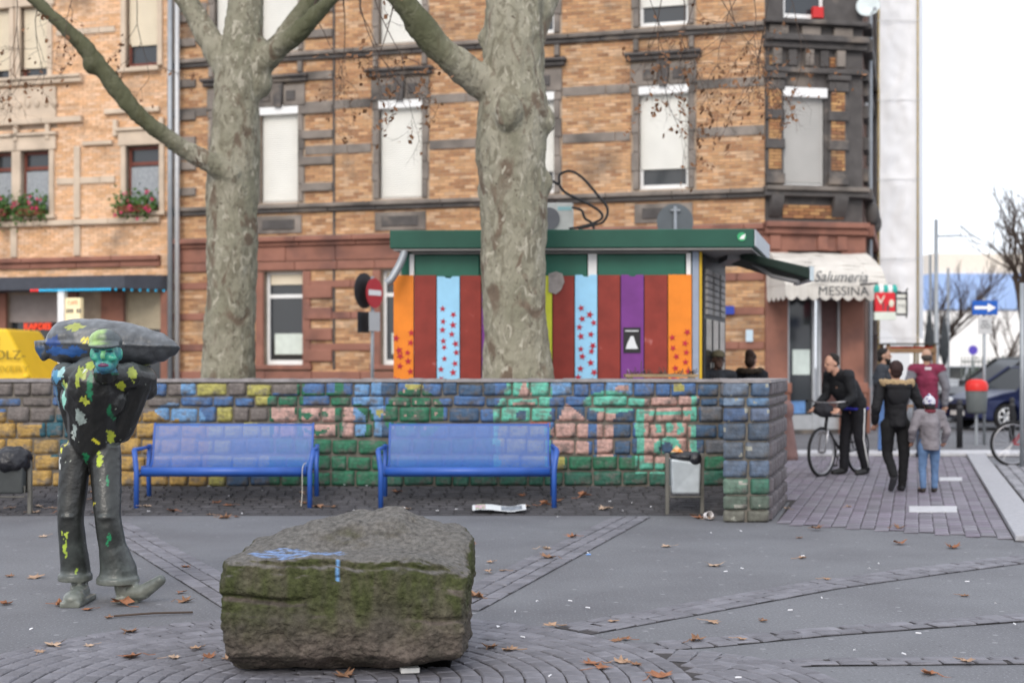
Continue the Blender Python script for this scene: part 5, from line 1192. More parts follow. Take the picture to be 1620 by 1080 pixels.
# man with bicycle
BM = gr(1340, 752)
def trackx(t, v, hp, hs_, rot, s):
    for q, e in (('L', -1), ('R', 1)):
        b = MB(); a, c, d_ = v['hip'+q], v['knee'+q], v['ank'+q]; off = Vector((e*.098, .0, 0)); b.tube([a+off+Vector((e*.008, 0, .02)), a.lerp(c, .5)+off*.94, c+off*.8, c.lerp(d_, .5)+off*.72, d_+off*.62+Vector((0, 0, .04))], .011, 6); b.build('side_stripe', mat('stripe_white', (.6, .6, .6), .8, .1), t, True)
    b = MB(); b.ring(v['pel']+Vector((0, .01, -.035)), .168, .022, 'z', 20, 6); b.build('waistband', mat('band_blue', (.03, .03, .3), .8, .1), t, True)
person('man in black tracksuit with white leg stripe leaning over a bicycle', (BM.x+.08, BM.y, 0), R(-62), 1.74, {'chest': (0, -.16, 1.22), 'neck': (0, -.29, 1.42), 'head': (0, -.37, 1.53), 'shL': (-.2, -.25, 1.36), 'shR': (.2, -.25, 1.36), 'elL': (-.25, -.26, 1.08), 'elR': (.25, -.22, 1.08), 'wrL': (-.22, -.47, .93), 'wrR': (.22, -.42, .93), 'pel': (0, .03, .95), 'hipL': (-.09, .03, .9), 'hipR': (.09, .03, .9), 'ankL': (-.1, -.07, .08), 'toeL': (-.11, -.24, .02), 'ankR': (.1, .14, .08), 'toeR': (.11, -.02, .02), 'kneeL': (-.1, -.05, .5), 'kneeR': (.1, .03, .5), 'hp': 12, 'hr': -8}, top=(.013, .014, .017), legs=(.009, .009, .012), skin=(.5, .28, .2), hairstyle='receding', wide=1.15, puffy=1.08, hem=.56, extra=trackx)
# woman and child walking away
WM = gr(1417, 779)
def womanx(t, v, hp, hs_, rot, s):
    fur(t, (0, .05, v['neck'].z-.015), (.17, .13), (.42, .3, .17))
    b = MB(); b.ell((0, .14, v['neck'].z-.13), (.14, .07, .15)); b.ell((0, .13, v['neck'].z-.05), (.17, .09, .06)); obj('hood', fused(b, .012, 3), MATS['cloth_0.011_0.011_0.013'], t)
person('person in black fur-trimmed hooded jacket and black trousers walking away', (WM.x, WM.y, 0), R(180), 1.56, {'shL': (-.175, 0, 1.25), 'shR': (.175, 0, 1.25), 'elL': (-.3, .0, 1.02), 'wrL': (-.46, -.03, .86), 'elR': (.25, .08, 1.0), 'wrR': (.24, -.04, .82), 'ankR': (.085, .24, .2), 'toeR': (.1, .17, .04), 'kneeR': (.09, -.03, .45), 'ankL': (-.085, -.03, .07), 'toeL': (-.1, -.2, .02), 'hp': 3}, top=(.011, .011, .013), legs=(.008, .008, .009), hair=(.03, .015, .014), hairstyle='tied', wide=1.02, puffy=1.08, hem=.5, shoe=(.03, .03, .035), extra=womanx, skin=(.45, .25, .18))
CM = gr(1470, 781)
def childx(t, v, hp, hs_, rot, s):
    b = MB(); b.ell(hp(0, .012, .045), (.098*hs_, .116*hs_, .105*hs_), rot); b.ell(hp(0, .03, .0), (.094*hs_, .1*hs_, .06*hs_), rot); b.ell(hp(0, .01, .15), (.03*hs_, .03*hs_, .03*hs_)); 
    def hc_(p, n): z = (p-hp(0, 0, 0)).z/hs_; return (.015, .015, .03) if z < .02 else ((.55, .55, .6) if nz(p, 26, 2) < .25 else (.06, .05, .2))
    obj('knit_hat', fused(b, .009, 2, hc_), mat('knit', (.3, .3, .3), .9, .2, 60, .5, 90, attr=True), t)
    b = MB(); b.ring(v['neck']+Vector((0, .01, .0)), .055, .025, 'z', 18, 6); b.build('scarf', mat('scarf_red', (.12, .02, .03), .9, .2), t, True)
person('small child in grey jacket, jeans and knit hat walking away', (CM.x, CM.y, 0), R(180), 1.15, {'ankR': (.075, .02, .06), 'toeR': (.085, -.1, .02), 'ankL': (-.075, -.04, .06), 'toeL': (-.09, -.16, .02), 'kneeL': (-.075, -.03, .32), 'kneeR': (.075, -.02, .32), 'hipL': (-.065, 0, .56), 'hipR': (.065, 0, .56), 'elL': (-.2, .03, .74), 'elR': (.2, .03, .74), 'wrL': (-.19, -.06, .61), 'wrR': (.19, -.06, .61), 'head': (0, -.01, 1.04)}, top=(.19, .175, .19), legs=(.1, .17, .3), hairstyle='short', puffy=1.28, wide=1.05, hem=.45, shoe=(.05, .04, .035), extra=childx, head_s=1.0)
# two men by the fruit stand
BD = gr(1398, 718)
person('bearded man in dark grey jacket and jeans in front of the corner shop', (BD.x, BD.y, 0), R(62), 1.8, {'hr': 8, 'elL': (-.27, -.02, 1.12), 'wrL': (-.24, -.2, 1.0)}, top=(.035, .04, .05), legs=(.09, .17, .36), hairstyle='beard', skin=(.4, .24, .17), hair=(.012, .01, .009), puffy=1.03)
RD = gr(1466, 724)
person('balding man in burgundy quilted vest with grey sleeves seen from behind', (RD.x, RD.y, 0), R(172), 1.78, {'elL': (-.3, .02, 1.15), 'elR': (.31, .02, 1.13), 'wrR': (.32, -.06, .88)}, top=(.17, .02, .05), sleeve=(.16, .16, .18), legs=(.05, .06, .09), hairstyle='bald', hair=(.05, .04, .035), puffy=1.2, wide=1.12, hem=.46, skin=(.4, .24, .18), extra=lambda t, v, hp, hs_, rot, s: [MB().box(-.05, .05, .155, .165, 1.43, 1.475).build('logo', mat('logo_white', (.6, .55, .58), .8, .1), t)]+[MB().tube([(-.2, .0, z), (-.12, .145, z), (.12, .145, z), (.2, 0, z)], .006, 5).build('quilt_seam', mat('seam', (.08, .01, .025), .9, .1), t) for z in (1.0, 1.09, 1.18, 1.27, 1.36)])

# ================================================================ BICYCLES
m_tyre = mat('tyre', (.015, .015, .016), .8, .15); m_rim = mat('rim', (.4, .4, .42), .35, .1, metal=.7)
def bike(lab, loc, rz, mf, steer=0, basket=False):
    t = thing('bicycle', lab, 'bicycle', loc, rz); r_ = .34
    def wheel(x):
        b = MB(); b.ring((0, 0, 0), r_-.022, .022, 'y', 40, 8); w = b.build('wheel', m_tyre, t, True); w.location = (x, 0, r_)
        b = MB(); b.ring((0, 0, 0), r_-.05, .012, 'y', 40, 5); b.build('rim', m_rim, w, True); b = MB(); b.tube([(0, -.04, 0), (0, .04, 0)], .02, 8)
        for i in range(18): a = 2*math.pi*i/18; b.tube([(0, .02*(-1)**i, 0), ((r_-.05)*math.cos(a), 0, (r_-.05)*math.sin(a))], .0022, 3)
        b.build('spokes', m_rim, w); return w
    wf = wheel(.53); wheel(-.53); wf.rotation_euler = (0, 0, steer)
    bb, ht, hb, stp = (-.08, 0, .29), (.38, 0, .82), (.42, 0, .66), (-.22, 0, .8); b = MB()
    b.tube([bb, hb], .02, 8); b.tube([bb, stp], .017, 8); b.tube([stp, ht], .017, 8); b.tube([ht, hb], .022, 8)
    for s in (-1, 1): b.tube([bb, (-.53, s*.06, .34)], .01, 6); b.tube([(-.2, 0, .74), (-.53, s*.06, .34)], .009, 6)
    b.build('frame', mf, t, True)
    b = MB(); cs, sn_ = math.cos(steer), math.sin(steer)
    for s in (-1, 1): b.tube([(.42, 0, .66), (.44-s*.05*sn_, s*.05*cs, .62), (.53-s*.05*sn_, s*.05*cs, .34)], .014, 6)
    b.build('fork', m_rim, t, True)
    b = MB(); q = Vector((.36, 0, .95)); dx, dy = -sn_, cs; b.tube([(.38, 0, .82), q, (.42, 0, 1.0)], .014, 6); b.tube([(.38-dx*.3, -dy*.3, 1.02), (.42-dx*.1, -dy*.1, 1.0), (.42+dx*.1, dy*.1, 1.0), (.38+dx*.3, dy*.3, 1.02)], .012, 6); hbm = b.build('handlebar', m_rim, t, True)
    for s in (-1, 1): b = MB(); b.tube([(.385+s*dx*.22, s*dy*.22, 1.018), (.37+s*dx*.33, s*dy*.33, 1.02)], .018, 8); b.build('grip', m_tyre, hbm, True)
    b = MB(); b.tube([(-.2, 0, .76), (-.24, 0, .92)], .013, 6); b.build('seat_post', m_rim, t); b = MB(); b.cap((-.33, 0, .95), (-.08, 0, .95), .075, .025, flat=.4); sdl = b.build('saddle', m_tyre, t, True)
    b = MB(); b.ring((-.08, -.05, .29), .09, .008, 'y', 20, 5); b.tube([(-.08, -.06, .29), (-.02, -.07, .13)], .01, 5); b.tube([(-.08, .06, .29), (-.14, .07, .45)], .01, 5); b.box(-.06, .03, -.15, -.06, .115, .14); b.box(-.19, -.1, .06, .15, .44, .465); b.build('crank', mat('crank_dark', (.05, .05, .055), .4, .1, metal=.5), t)
    if basket: b = MB(); b.ell((.47, 0, .9), (.12, .15, .1)); obj('bag', fused(b, .02, 2, disp=lambda p, n: .02*nz(p, 8, 2)), mat('bag_dark', (.02, .02, .025), .8, .2), t)
    return t
ba = math.atan2(-.77, -.64); fw = gr(1300, 755); bl = Vector((fw.x-.53*math.cos(ba), fw.y-.53*math.sin(ba), 0))
bk = bike('bicycle with silver fork held by the man in the black tracksuit', bl, ba, mat('bike_black', (.03, .03, .033), .35, .1), -.08, True)
rb_ = gr(1602, 738)
bike('red bicycle parked at the post on the grey setts', (rb_.x+.53, rb_.y, 0), 0, mat('bike_red', (.45, .02, .03), .35, .1))

# ================================================================ CARS AND VAN
m_cg = mat('car_glass', (.015, .02, .022), .1, 0, spec=.25); m_alloy = mat('alloy', (.55, .56, .57), .35, .1, metal=.6); m_lamp = mat('lamp_clear', (.5, .52, .55), .1, .1, spec=.8)
def car(name, lab, cat, loc, rz, paint, prof, cab, L, Wd, wr, axf, axr, group='cars parked along the street'):
    t = thing(name, lab, cat, loc, rz, group); mp = mat('paint_'+name+'_%.3f' % paint[0], paint, .3, .06, 2, spec=.3)
    # prof: side outline of the lower body (x forward), with wheel arches cut by arcs
    def arc(cx): return [(cx+(wr+.05)*math.cos(a), wr+(wr+.05)*math.sin(a)) for a in [math.pi*i/10 for i in range(11)]]
    low = .22; poly = list(prof)                         # from rear bottom over the top to the front bottom
    fa = [(x, max(z, low)) for x, z in arc(axf)]; ra = [(x, max(z, low)) for x, z in arc(axr)]
    poly = poly+[(axf+wr+.05, low)]+fa+[(axf-wr-.05, low), (axr+wr+.05, low)]+ra+[(axr-wr-.05, low)]
    n = len(poly); vs = []; h = Wd/2
    def wfac(z, x): return h*(1-.05*ss(.7, 1.0, z))*(1-.1*ss(L*.36, L*.5, abs(x)))
    for s in (-1, 1): vs += [(x, s*wfac(z, x), z) for x, z in poly]
    b = MB(); b.add(vs, [list(range(n))[::-1], list(range(n, 2*n))]+[(i, (i+1) % n, (i+1) % n+n, i+n) for i in range(n)]); b.build('body', mp, t, bevel=.03)
    # cabin: glass block with roof and pillars
    (x0, z0), (x1, z1), (x2, z2), (x3, z3) = cab          # rear base, rear roof, front roof, front base
    g_ = MB(); a = h*.93; c = h*.78; g_.hexa([(x0, -a, z0-.05), (x3, -a, z3-.05), (x3, a, z3-.05), (x0, a, z0-.05), (x1, -c, z1-.02), (x2, -c, z2-.02), (x2, c, z2-.02), (x1, c, z1-.02)]); g_.build('glazing', m_cg, t, bevel=.02)
    b = MB(); b.hexa([(x1-.05, -c-.01, z1-.05), (x2+.04, -c-.01, z2-.05), (x2+.04, c+.01, z2-.05), (x1-.05, c+.01, z1-.05), (x1+.02, -c+.06, z1+.02), (x2-.04, -c+.06, z2+.02), (x2-.04, c-.06, z2+.02), (x1+.02, c-.06, z1+.02)]); b.build('roof', mp, t, bevel=.02)
    for s in (-1, 1):
        for (xa, za, xb, zb) in ((x0, z0-.04, x1, z1), (x3, z3-.04, x2, z2), ((x0+x3)/2-.1, (z0+z3)/2-.04, (x1+x2)/2-.1, (z1+z2)/2)):
            b = MB(); b.tube([(xa, s*(a+.003), za), (xb, s*(c+.003), zb)], .035, 6); b.build('pillar', mp, t)
        b = MB(); b.ell((x3-.15, s*(h+.08), z3+.04), (.07, .1, .07)); b.build('mirror', mp, t, True)
        b = MB(); xf = max(p[0] for p in prof); b.ell((xf-.12, s*(h-.28), .68), (.1, .2, .085)); b.build('headlight', m_lamp, t, True)
        b = MB(); b.tube([((x0+x3)/2+.15, s*(h+.004), z3-.12), ((x0+x3)/2+.33, s*(h+.004), z3-.12)], .014, 6); b.build('door_handle', mp, t)
        for ax_ in (axf, axr):
            w = bpy.data.objects.new('wheel', None); C.objects.link(w); w.parent = t; w.location = (ax_, s*(h-.1), wr)
            b = MB(); b.ring((0, 0, 0), wr-.06, .06, 'y', 28, 8); b.build('tyre', m_tyre, w, True); b = MB(); b.ring((0, s*.05, 0), wr*.66, .02, 'y', 28, 6)
            for i in range(6): a_ = 2*math.pi*i/6; b.tube([(0, s*.055, 0), (wr*.66*math.cos(a_), s*.05, wr*.66*math.sin(a_))], .03, 5)
            b.build('rim', m_alloy, w, True); b = MB(); b.tube([(0, -.05, 0), (0, s*.02+.001, 0)], wr*.66, 16); b.build('hub', m_tyre, w)
    b = MB(); xf = max(p[0] for p in prof); b.box(xf-.05, xf+.012, -.35, .35, .48, .6); b.build('grille', m_tyre, t); b = MB(); b.box(xf+.0, xf+.02, -.26, .26, .34, .45); b.build('number_plate', m_white, t)
    return t
hat = [(-2.0, .3), (-2.02, .75), (-1.9, .95), (.8, .95), (1.35, .86), (1.85, .72), (2.0, .55), (2.0, .3)]
p = at(1577, HY+CH*F/33, 33)
car('parked_car', 'dark blue parked hatchback with pale alloy wheels', 'car', (p.x+1.1, p.y+.9, 0), R(197), (.012, .018, .06), hat, ((-1.85, .95), (-1.4, 1.46), (.1, 1.47), (.95, .95)), 4.0, 1.7, .31, 1.25, -1.25)
mpv = [(-2.2, .3), (-2.25, .8), (-2.15, 1.0), (1.0, 1.0), (1.6, .92), (2.1, .75), (2.25, .55), (2.22, .3)]
p = at(1500, HY, 38)
car('parked_car', 'tall black parked people carrier behind the blue hatchback', 'car', (p.x+2.1, 38.6, 0), R(192), (.006, .006, .007), mpv, ((-2.1, 1.0), (-1.9, 1.68), (.25, 1.7), (1.3, 1.0)), 4.5, 1.8, .33, 1.4, -1.35)
p = at(1500, HY, 62)
car('parked_car', 'silver parked car far down the street before the white hall', 'car', (p.x, 62, 0), R(170), (.5, .52, .54), hat, ((-1.85, .95), (-1.4, 1.46), (.1, 1.47), (.95, .95)), 4.0, 1.7, .31, 1.25, -1.25)
van = [(-2.5, .35), (-2.55, .9), (-2.55, 1.25), (1.6, 1.25), (2.2, 1.05), (2.4, .7), (2.4, .35)]
vp = at(-40, HY, 28); vt = car('delivery_van', 'yellow delivery van parked beyond the wall in front of the cafe', 'van', (vp.x, 28, 0), R(-3), (.75, .48, .02), van, ((-2.5, 1.25), (-2.45, 1.3), (.9, 1.3), (1.6, 1.25)), 5.0, 1.9, .34, 1.5, -1.6, None)
m_vy = MATS['paint_delivery_van_0.750']
b = MB(); b.hexa([(-2.5, -.94, 1.2), (1.55, -.94, 1.2), (1.55, .94, 1.2), (-2.5, .94, 1.2), (-2.42, -.84, 2.28), (1.0, -.84, 2.2), (1.0, .84, 2.2), (-2.42, .84, 2.28)]); b.build('cargo_body', m_vy, vt, bevel=.06)
for x in (-.9, .85): b = MB(); b.tube([(x, -.93, 1.28), (x, -.86, 2.05)], .012, 5); b.build('door_seam', mat('seam_dark', (.25, .15, .01), .6, .1), vt)
m_vt = mat('van_lettering', (.12, .09, .02), .6, .1)
sx = (0-810)/F*27.1-vp.x
text('lettering', 'HOLZ-', .24, m_vt, vt, (sx-.2, -.975, 1.62), (R(94), 0, 0), 0, .004, 1.1); text('lettering', 'DELIVERY', .17, mat('van_lettering_pale', (.4, .27, .02), .6, .1), vt, (sx-.32, -.985, 1.38), (R(94), 0, 0), 0, .004, 1.35)

# ================================================================ STREET FURNITURE
def lathe_obj(name, prof, m, parent=None, n=20, smooth=True): b = MB(); b.lathe(prof, n); return b.build(name, m, parent, smooth)
sg_ = thing('one_way_sign', 'blue one-way arrow sign on a grey post beside the red-topped bin', 'sign', tuple(gr(1557, 703)))
Z_ = gr(1557, 703).y; u_ = Z_/F
b = MB(); b.tube([(0, 0, 0), (0, 0, 2.78)], .03, 10); b.build('post', m_steel, sg_, True)
b = MB(); b.box(-20*u_, 20*u_, -.05, -.035, 2.46, 2.73); pn = b.build('panel', mat('sign_blue', (.01, .09, .4), .4, .05), sg_, bevel=.01)
b = MB(); b.prism([(-.2, 2.565), (.05, 2.565), (.05, 2.51), (.21, 2.595), (.05, 2.68), (.05, 2.625), (-.2, 2.625)], -.054, -.0515, 'y'); b.build('arrow', m_white, pn)
b = MB(); b.box(-.13, .13, -.05, -.036, 2.1, 2.42); pn = b.build('sub_panel', mat('sign_white', (.5, .5, .5), .5, .05), sg_, bevel=.006)
b = MB(); b.ring((-.04, -.053, 2.24), .035, .006, 'y', 16, 4); b.ring((.05, -.053, 2.24), .035, .006, 'y', 16, 4); b.box(-.05, .06, -.054, -.0515, 2.29, 2.3); b.box(-.07, .05, -.054, -.0515, 2.33, 2.345); b.build('symbol', m_ink, pn)
rb = thing('red_top_bin', 'grey litter bin with a red lid standing by the one-way sign post', 'litter bin', tuple(gr(1545, 704)))
b = MB(); b.tube([(0, .02, 0), (0, .02, .6)], .03, 8); b.build('stand', m_steel, rb)
lathe_obj('tub', [(0, .6), (.17, .6), (.18, .65), (.2, 1.02), (.19, 1.03), (0, 1.03)], mat('bin_grey', (.09, .1, .1), .6, .1), rb); lathe_obj('lid', [(.205, 1.03), (.21, 1.12), (.18, 1.2), (.1, 1.24), (0, 1.25)], mat('lid_red', (.6, .025, .02), .4, .1), rb)
m_bol = mat('bollard_dark', (.03, .03, .033), .5, .15)
for px, py, lab in ((1518, 708, 'dark iron bollard between the walking child and the red-topped bin'), (1601, 700, 'dark iron bollard beyond the red bicycle')):
    o = lathe_obj('bollard', [(0, 0), (.055, 0), (.055, .7), (.06, .71), (.06, .74), (.045, .76), (.045, .8), (.055, .82), (.04, .87), (0, .88)], m_bol, None, 14); o.location = gr(px, py); tag(o, lab, 'bollard')
o = lathe_obj('stone_bollard', [(0, 0), (.2, 0), (.19, .1), (.15, .35), (.115, .6), (.1, .68), (.12, .72), (.13, .8), (.12, .88), (.07, .94), (0, .96)], mat('red_stone', (.2, .12, .11), .85, .25, 6, .3, 30), None, 20); o.location = gr(1243, 728); tag(o, 'reddish bell-shaped stone bollard behind the painted pier', 'bollard')
ro = thing('round_sign', 'grey back of a round traffic sign rising above the kiosk roof', 'sign', (at(1068, 0, 24).x, 24, 0)); b = MB(); b.tube([(0, -.03, 0), (0, -.03, 4.18)], .03, 10); b.build('post', m_steel, ro, True)
b = MB(); b.tube([(0, 0, 3.92), (0, .012, 3.92)], .31, 32); b.build('disc', mat('sign_back', (.11, .125, .135), .6, .08), ro); b = MB(); b.box(-.08, .08, -.05, -.005, 4.1, 4.13); b.build('clamp', m_steel, ro)
ne = thing('no_entry_sign', 'small red no-entry sign with dark companion sign between houses and kiosk', 'sign', (at(589, 0, 24).x, 24, 0), R(62))
b = MB(); b.tube([(0, 0, 0), (0, 0, 3.0)], .03, 10); b.build('post', m_steel, ne, True)
b = MB(); b.tube([(0, -.05, 2.72), (0, -.038, 2.72)], .25, 28); pn = b.build('disc', mat('sign_red', (.45, .015, .025), .4, .05), ne); b = MB(); b.box(-.19, .19, -.056, -.0525, 2.68, 2.77); b.build('bar', m_white, pn)
b = MB(); b.box(-.16, .16, -.05, -.04, 2.08, 2.4); b.build('sub_panel', MATS['sign_white'], ne); b = MB(); b.tube([(-.1, .09, 2.76), (-.1, .1, 2.76)], .3, 28); b.build('companion_disc', m_bol, ne); b = MB(); b.box(-.3, .05, .09, .1, 2.05, 2.4); b.build('companion_panel', m_bol, ne)
b = MB(); b.tube([(0, 0, 0), (0, 0, 2.7)], .035, 10); o = b.build('sign_post', m_steel, None, True); o.location = tuple(gr(1617, 741)); tag(o, 'bare grey post where the red bicycle is parked', 'post')
lp = thing('street_lamp', 'tall slim grey street lamp with a triangular head down the street', 'street lamp', (at(1481, 0, 38).x, 38, 0)); b = MB(); b.tube([(0, 0, 0), (0, 0, 1.2), (0, 0, 5.4)], [.09, .07, .05], 10); b.build('pole', m_steel, lp, True)
b = MB(); b.tube([(0, 0, 4.95), (.66, 0, 4.97)], .025, 6); b.tube([(.66, 0, 4.94), (.66, 0, 5.22), (1.0, 0, 4.96), (.66, 0, 4.94)], .02, 6); b.build('arm', m_steel, lp)
# hanging shop signs
hb_ = thing('ice_cream_sign', 'hanging red and white shop sign with a green scalloped top', 'sign', (at(1401, 0, 29.6).x, 29.6, 0)); u_ = 29.6/F
def zz(py): return CH+(HY-py)*u_
b = MB(); b.box(-17*u_, 14*u_, -.06, .06, zz(493), zz(463)); pn = b.build('panel', mat('sign_bright_red', (.6, .02, .03), .4, .1), hb_, bevel=.01)
b = MB(); b.box(-18*u_, 15*u_, -.065, .065, zz(506), zz(493.5)); b.build('lower_panel', mat('sign_offwhite', (.62, .66, .58), .5, .1), hb_)
for i in range(5): b = MB(); b.ell(((-14+i*7)*u_, 0, zz(458)), (5*u_, .06, 8*u_)); b.build('scallop', mat('sign_teal', (.03, .35, .3), .4, .2) if i % 2 == 0 else m_white, hb_, True)
b = MB(); b.ell((8*u_, -.07, zz(480)), (4*u_, .01, 6*u_)); b.prism([(-15*u_, zz(466)), (-9*u_, zz(476)), (-3*u_, zz(466)), (-3*u_, zz(470)), (-9*u_, zz(482)), (-15*u_, zz(470))], -.068, -.0615, 'y'); b.build('print', mat('sign_print', (.65, .62, .5), .5, .1), pn)
b = MB(); b.box(1*u_, 4*u_, -.068, -.062, zz(492), zz(483)); b.box(-6*u_, -4*u_, -.068, -.062, zz(490), zz(478)); b.build('print', m_ink, pn)
b = MB(); b.tube([(-.15, .05, zz(448)), (-.8, 1.6, zz(446))], .02, 6); b.tube([(.1, .05, zz(448)), (.1, .05, zz(470))], .015, 6); b.build('bracket', m_bol, hb_)
hk = thing('lantern_sign', 'white black-framed box sign hanging beside the ice cream sign', 'sign', (at(1425, 0, 30.4).x, 30.4, 0)); u_ = 30.4/F
b = MB()
for (x0, x1, y0, y1) in ((-10, 10, 462, 465), (-10, 10, 496, 499), (-10, -7.5, 465, 496), (7.5, 10, 465, 496), (-7.5, 7.5, 471, 473)): b.box(x0*u_, x1*u_, -.05, .05, zz(y1), zz(y0))
b.tube([(8*u_, 0, zz(462)), (11*u_, 0, zz(456))], .015, 6); b.tube([(9*u_, 0, zz(499)), (9*u_, 0, zz(503))], .015, 6); b.tube([(0, 0, zz(462)), (-1.0, 1.2, zz(455))], .02, 6); b.build('frame', m_bol, hk)
b = MB(); b.box(-7.5*u_, 7.5*u_, -.03, .03, zz(496), zz(465)); pn = b.build('panel', mat('sign_cream_white', (.7, .7, .64), .5, .08), hk); text('lettering', 'TTE', .1, m_ink, pn, (-6*u_, -.033, zz(487)), (R(90), 0, 0), 0, .002, 1)
# weathered board on trestles just behind the wall
bd = thing('trestle_table', 'weathered wooden board just behind the wall below the kiosk planks', 'table', (at(1045, 0, 16.6).x, 16.6, 0)); m_wb = mat('weathered_board', (.3, .22, .13), .85, .25, 6)
b = MB(); b.box(-.42, .42, -.15, .15, 1.365, 1.4); b.build('board', m_wb, bd)
for x in (-.36, .36): b = MB(); b.box(x-.03, x+.03, -.12, .12, 0, 1.365); b.build('trestle', m_wb, bd)
b = MB(); 
for i in range(60): px_ = random.uniform(-.4, .4); b.tube([(px_, random.uniform(-.1, .1), 1.395), (px_+random.gauss(0, .03), random.uniform(-.1, .1), 1.4+abs(random.gauss(0, .04)))], .006, 3)
b.build('dead_stalks', m_twig, bd, kind='stuff')
# fruit stand
fr = thing('fruit_stand', 'wooden market stand with crates of red fruit outside the shop', 'market stand', (at(1436, 0, 27.5).x, 27.5, 0)); u_ = 27.5/F; m_wd = mat('wood', (.22, .13, .07), .8, .25, 8)
b = MB(); 
for x in (-.44, .44):
    for y in (-.25, .25): b = MB(); b.box(x-.03, x+.03, y-.03, y+.03, 0, zz(545)); b.build('leg', m_wd, fr)
b = MB(); b.box(-.47, .47, -.3, .3, zz(558), zz(555)); b.box(-.47, .47, -.3, -.27, zz(555), zz(551)); b.build('tray', m_wd, fr); b = MB(); b.box(-.5, .5, -.33, .33, zz(545), zz(543)); b.build('top_board', mat('dark_board', (.04, .04, .035), .8, .2), fr); b = MB(); b.box(-.45, .45, -.3, .3, .7, .74); b.build('shelf', m_wd, fr)
b = MB()
for i in range(26): b.ell((-.4+.8*(i % 13)/12, -.2+.17*(i//13)+random.uniform(-.03, .03), zz(551)), .045, nu=8, nv=6)
b.build('red_fruit', mat('fruit_red', (.5, .05, .03), .4, .4, 20), fr, True, kind='stuff')
# wrapped scaffold
sf = thing('wrapped_scaffold', 'tall scaffold wrapped in wrinkled white sheeting beside the corner house', 'scaffold', (at(1390, 0, 36).x, 36, 0), math.atan2(-.05, 1)); w = 60/F*36
b = MB(); n, m_ = 10, 90; vs = []; fs_ = []
def wr_(u, v): return .05*nz((u*1.3, v*.9, 2), 2.2, 4)+.02*math.sin(v*2.6+2.2*u+1.5*mn.noise(Vector((u, v*.4, 9))))
def sheet(b, pt, nu, nv_):
    o = len(b.v); 
    for j in range(nv_+1):
        for i in range(nu+1): b.v.append(pt(i/nu, j/nv_))
    for j in range(nv_):
        for i in range(nu): b.f.append([o+j*(nu+1)+i, o+j*(nu+1)+i+1, o+(j+1)*(nu+1)+i+1, o+(j+1)*(nu+1)+i]); b.c.append(None)
sheet(b, lambda u, v: (.03+u*(w-.06), wr_(u*1, v*11)*math.sin(math.pi*u)**.5*1.2, 2.15+v*11+.25*(1-v)**9*math.sin(u*5+1)), 12, 120)
sheet(b, lambda u, v: (w-.03+.05*wr_(u*4, v*11)+u*2.55, .03+u*10, 2.3+v*10.8), 20, 60); sheet(b, lambda u, v: (.03+.05*wr_(u*4, v*11)-.05, .03+u*2, 2.3+v*10.8), 8, 60)
m_sheet = mat('white_sheeting', (.9, .9, .91), .6, .03, 2, .25, 5)
_n = m_sheet.node_tree.nodes; _l = m_sheet.node_tree.links; _t = _n.new('ShaderNodeBsdfTranslucent'); _t.inputs[0].default_value = (.85, .85, .88, 1); _m = _n.new('ShaderNodeMixShader'); _m.inputs[0].default_value = .1
_l.new(_n['Principled BSDF'].outputs[0], _m.inputs[1]); _l.new(_t.outputs[0], _m.inputs[2]); _l.new(_m.outputs[0], _n['Material Output'].inputs[0])
b.build('sheeting', m_sheet, sf, True)
for x, y in ((-.01, -.04), (w+.01, -.04), (0, 1.6), (w+.3, 1.6), (w+1.1, 5)): b = MB(); b.tube([(x, y, 0), (x, y, 13.3)], .03, 8); b.build('pole', mat('scaffold_pole', (.4, .3, .14), .6, .25, 6), sf, True)
for z in (2.2, 4.2, 6.2, 8.2, 10.2): b = MB(); b.tube([(-.05, -.075, z), (w+.08, -.075, z)], .008, 6); b.build('tie', mat('tie', (.6, .6, .6), .6, .1), sf)
# ---------------- far side of the street
fh = thing('white_hall', 'long white hall with a blue band along its front at the street end', 'building', (at(1440, 0, 85).x, 85, 0), R(3)); u_ = 85/F
b = MB(); b.box(0, 60, 0, 20, 0, 4.8); b.build('wall', mat('hall_white', (.85, .83, .8), .7, .03), fh)
b = MB(); b.box(1.3, 60.05, -.15, 20, 4.85, 7.0); b.build('blue_band', mat('hall_blue_hazed', (.33, .46, .74), .6, .15, .4), fh); b = MB(); b.box(1.3, 60, 0, 20, 7.0, 8.2); b.build('parapet', mat('hall_cream', (.8, .72, .62), .7, .05), fh)  # hall colours paled to stand in for haze and glare over the distance
for x in (8, 18): b = MB(); b.box(x, x+3, -.05, .1, .0, 2.6); b.build('gate', mat('gate_grey', (.4, .42, .42), .6, .1), fh)
fn = thing('iron_fence', 'grey-green railing fence behind the parked cars', 'fence', (at(1521, 0, 46).x, 46, 0), R(2)); x = 0; m_fn = mat('fence_green', (.16, .19, .17), .7, .15)
rail = MB(); rail.box(.031, 9.97, -.015, .015, 1.6, 1.65); rail.build('rail', m_fn, fn); rail = MB(); rail.box(.031, 9.97, -.015, .015, .2, .25); rail.build('rail', m_fn, fn)
bm_ = MB(); bm_.box(-.014, .014, -.03, -.016, 0, 1.78); me = bm_.mesh('picket'); me.materials.append(m_fn)
while x < 10: o = obj('picket', me, None, fn); o.location = (x, 0, 0); x += .11
b = MB(); rr = random.Random(2)
for i in range(1500):
    p = Vector((rr.uniform(.5, 3.4), .7+rr.gauss(0, .25), abs(rr.gauss(.6, .4)))); a = Vector((rr.gauss(0, 1), rr.gauss(0, 1), rr.gauss(0, 1))).normalized(); c = a.orthogonal().normalized(); s = rr.uniform(.05, .1); b.add([p-a*s, p+c*s*.6, p+a*s, p-c*s*.6], [(0, 1, 2, 3)])
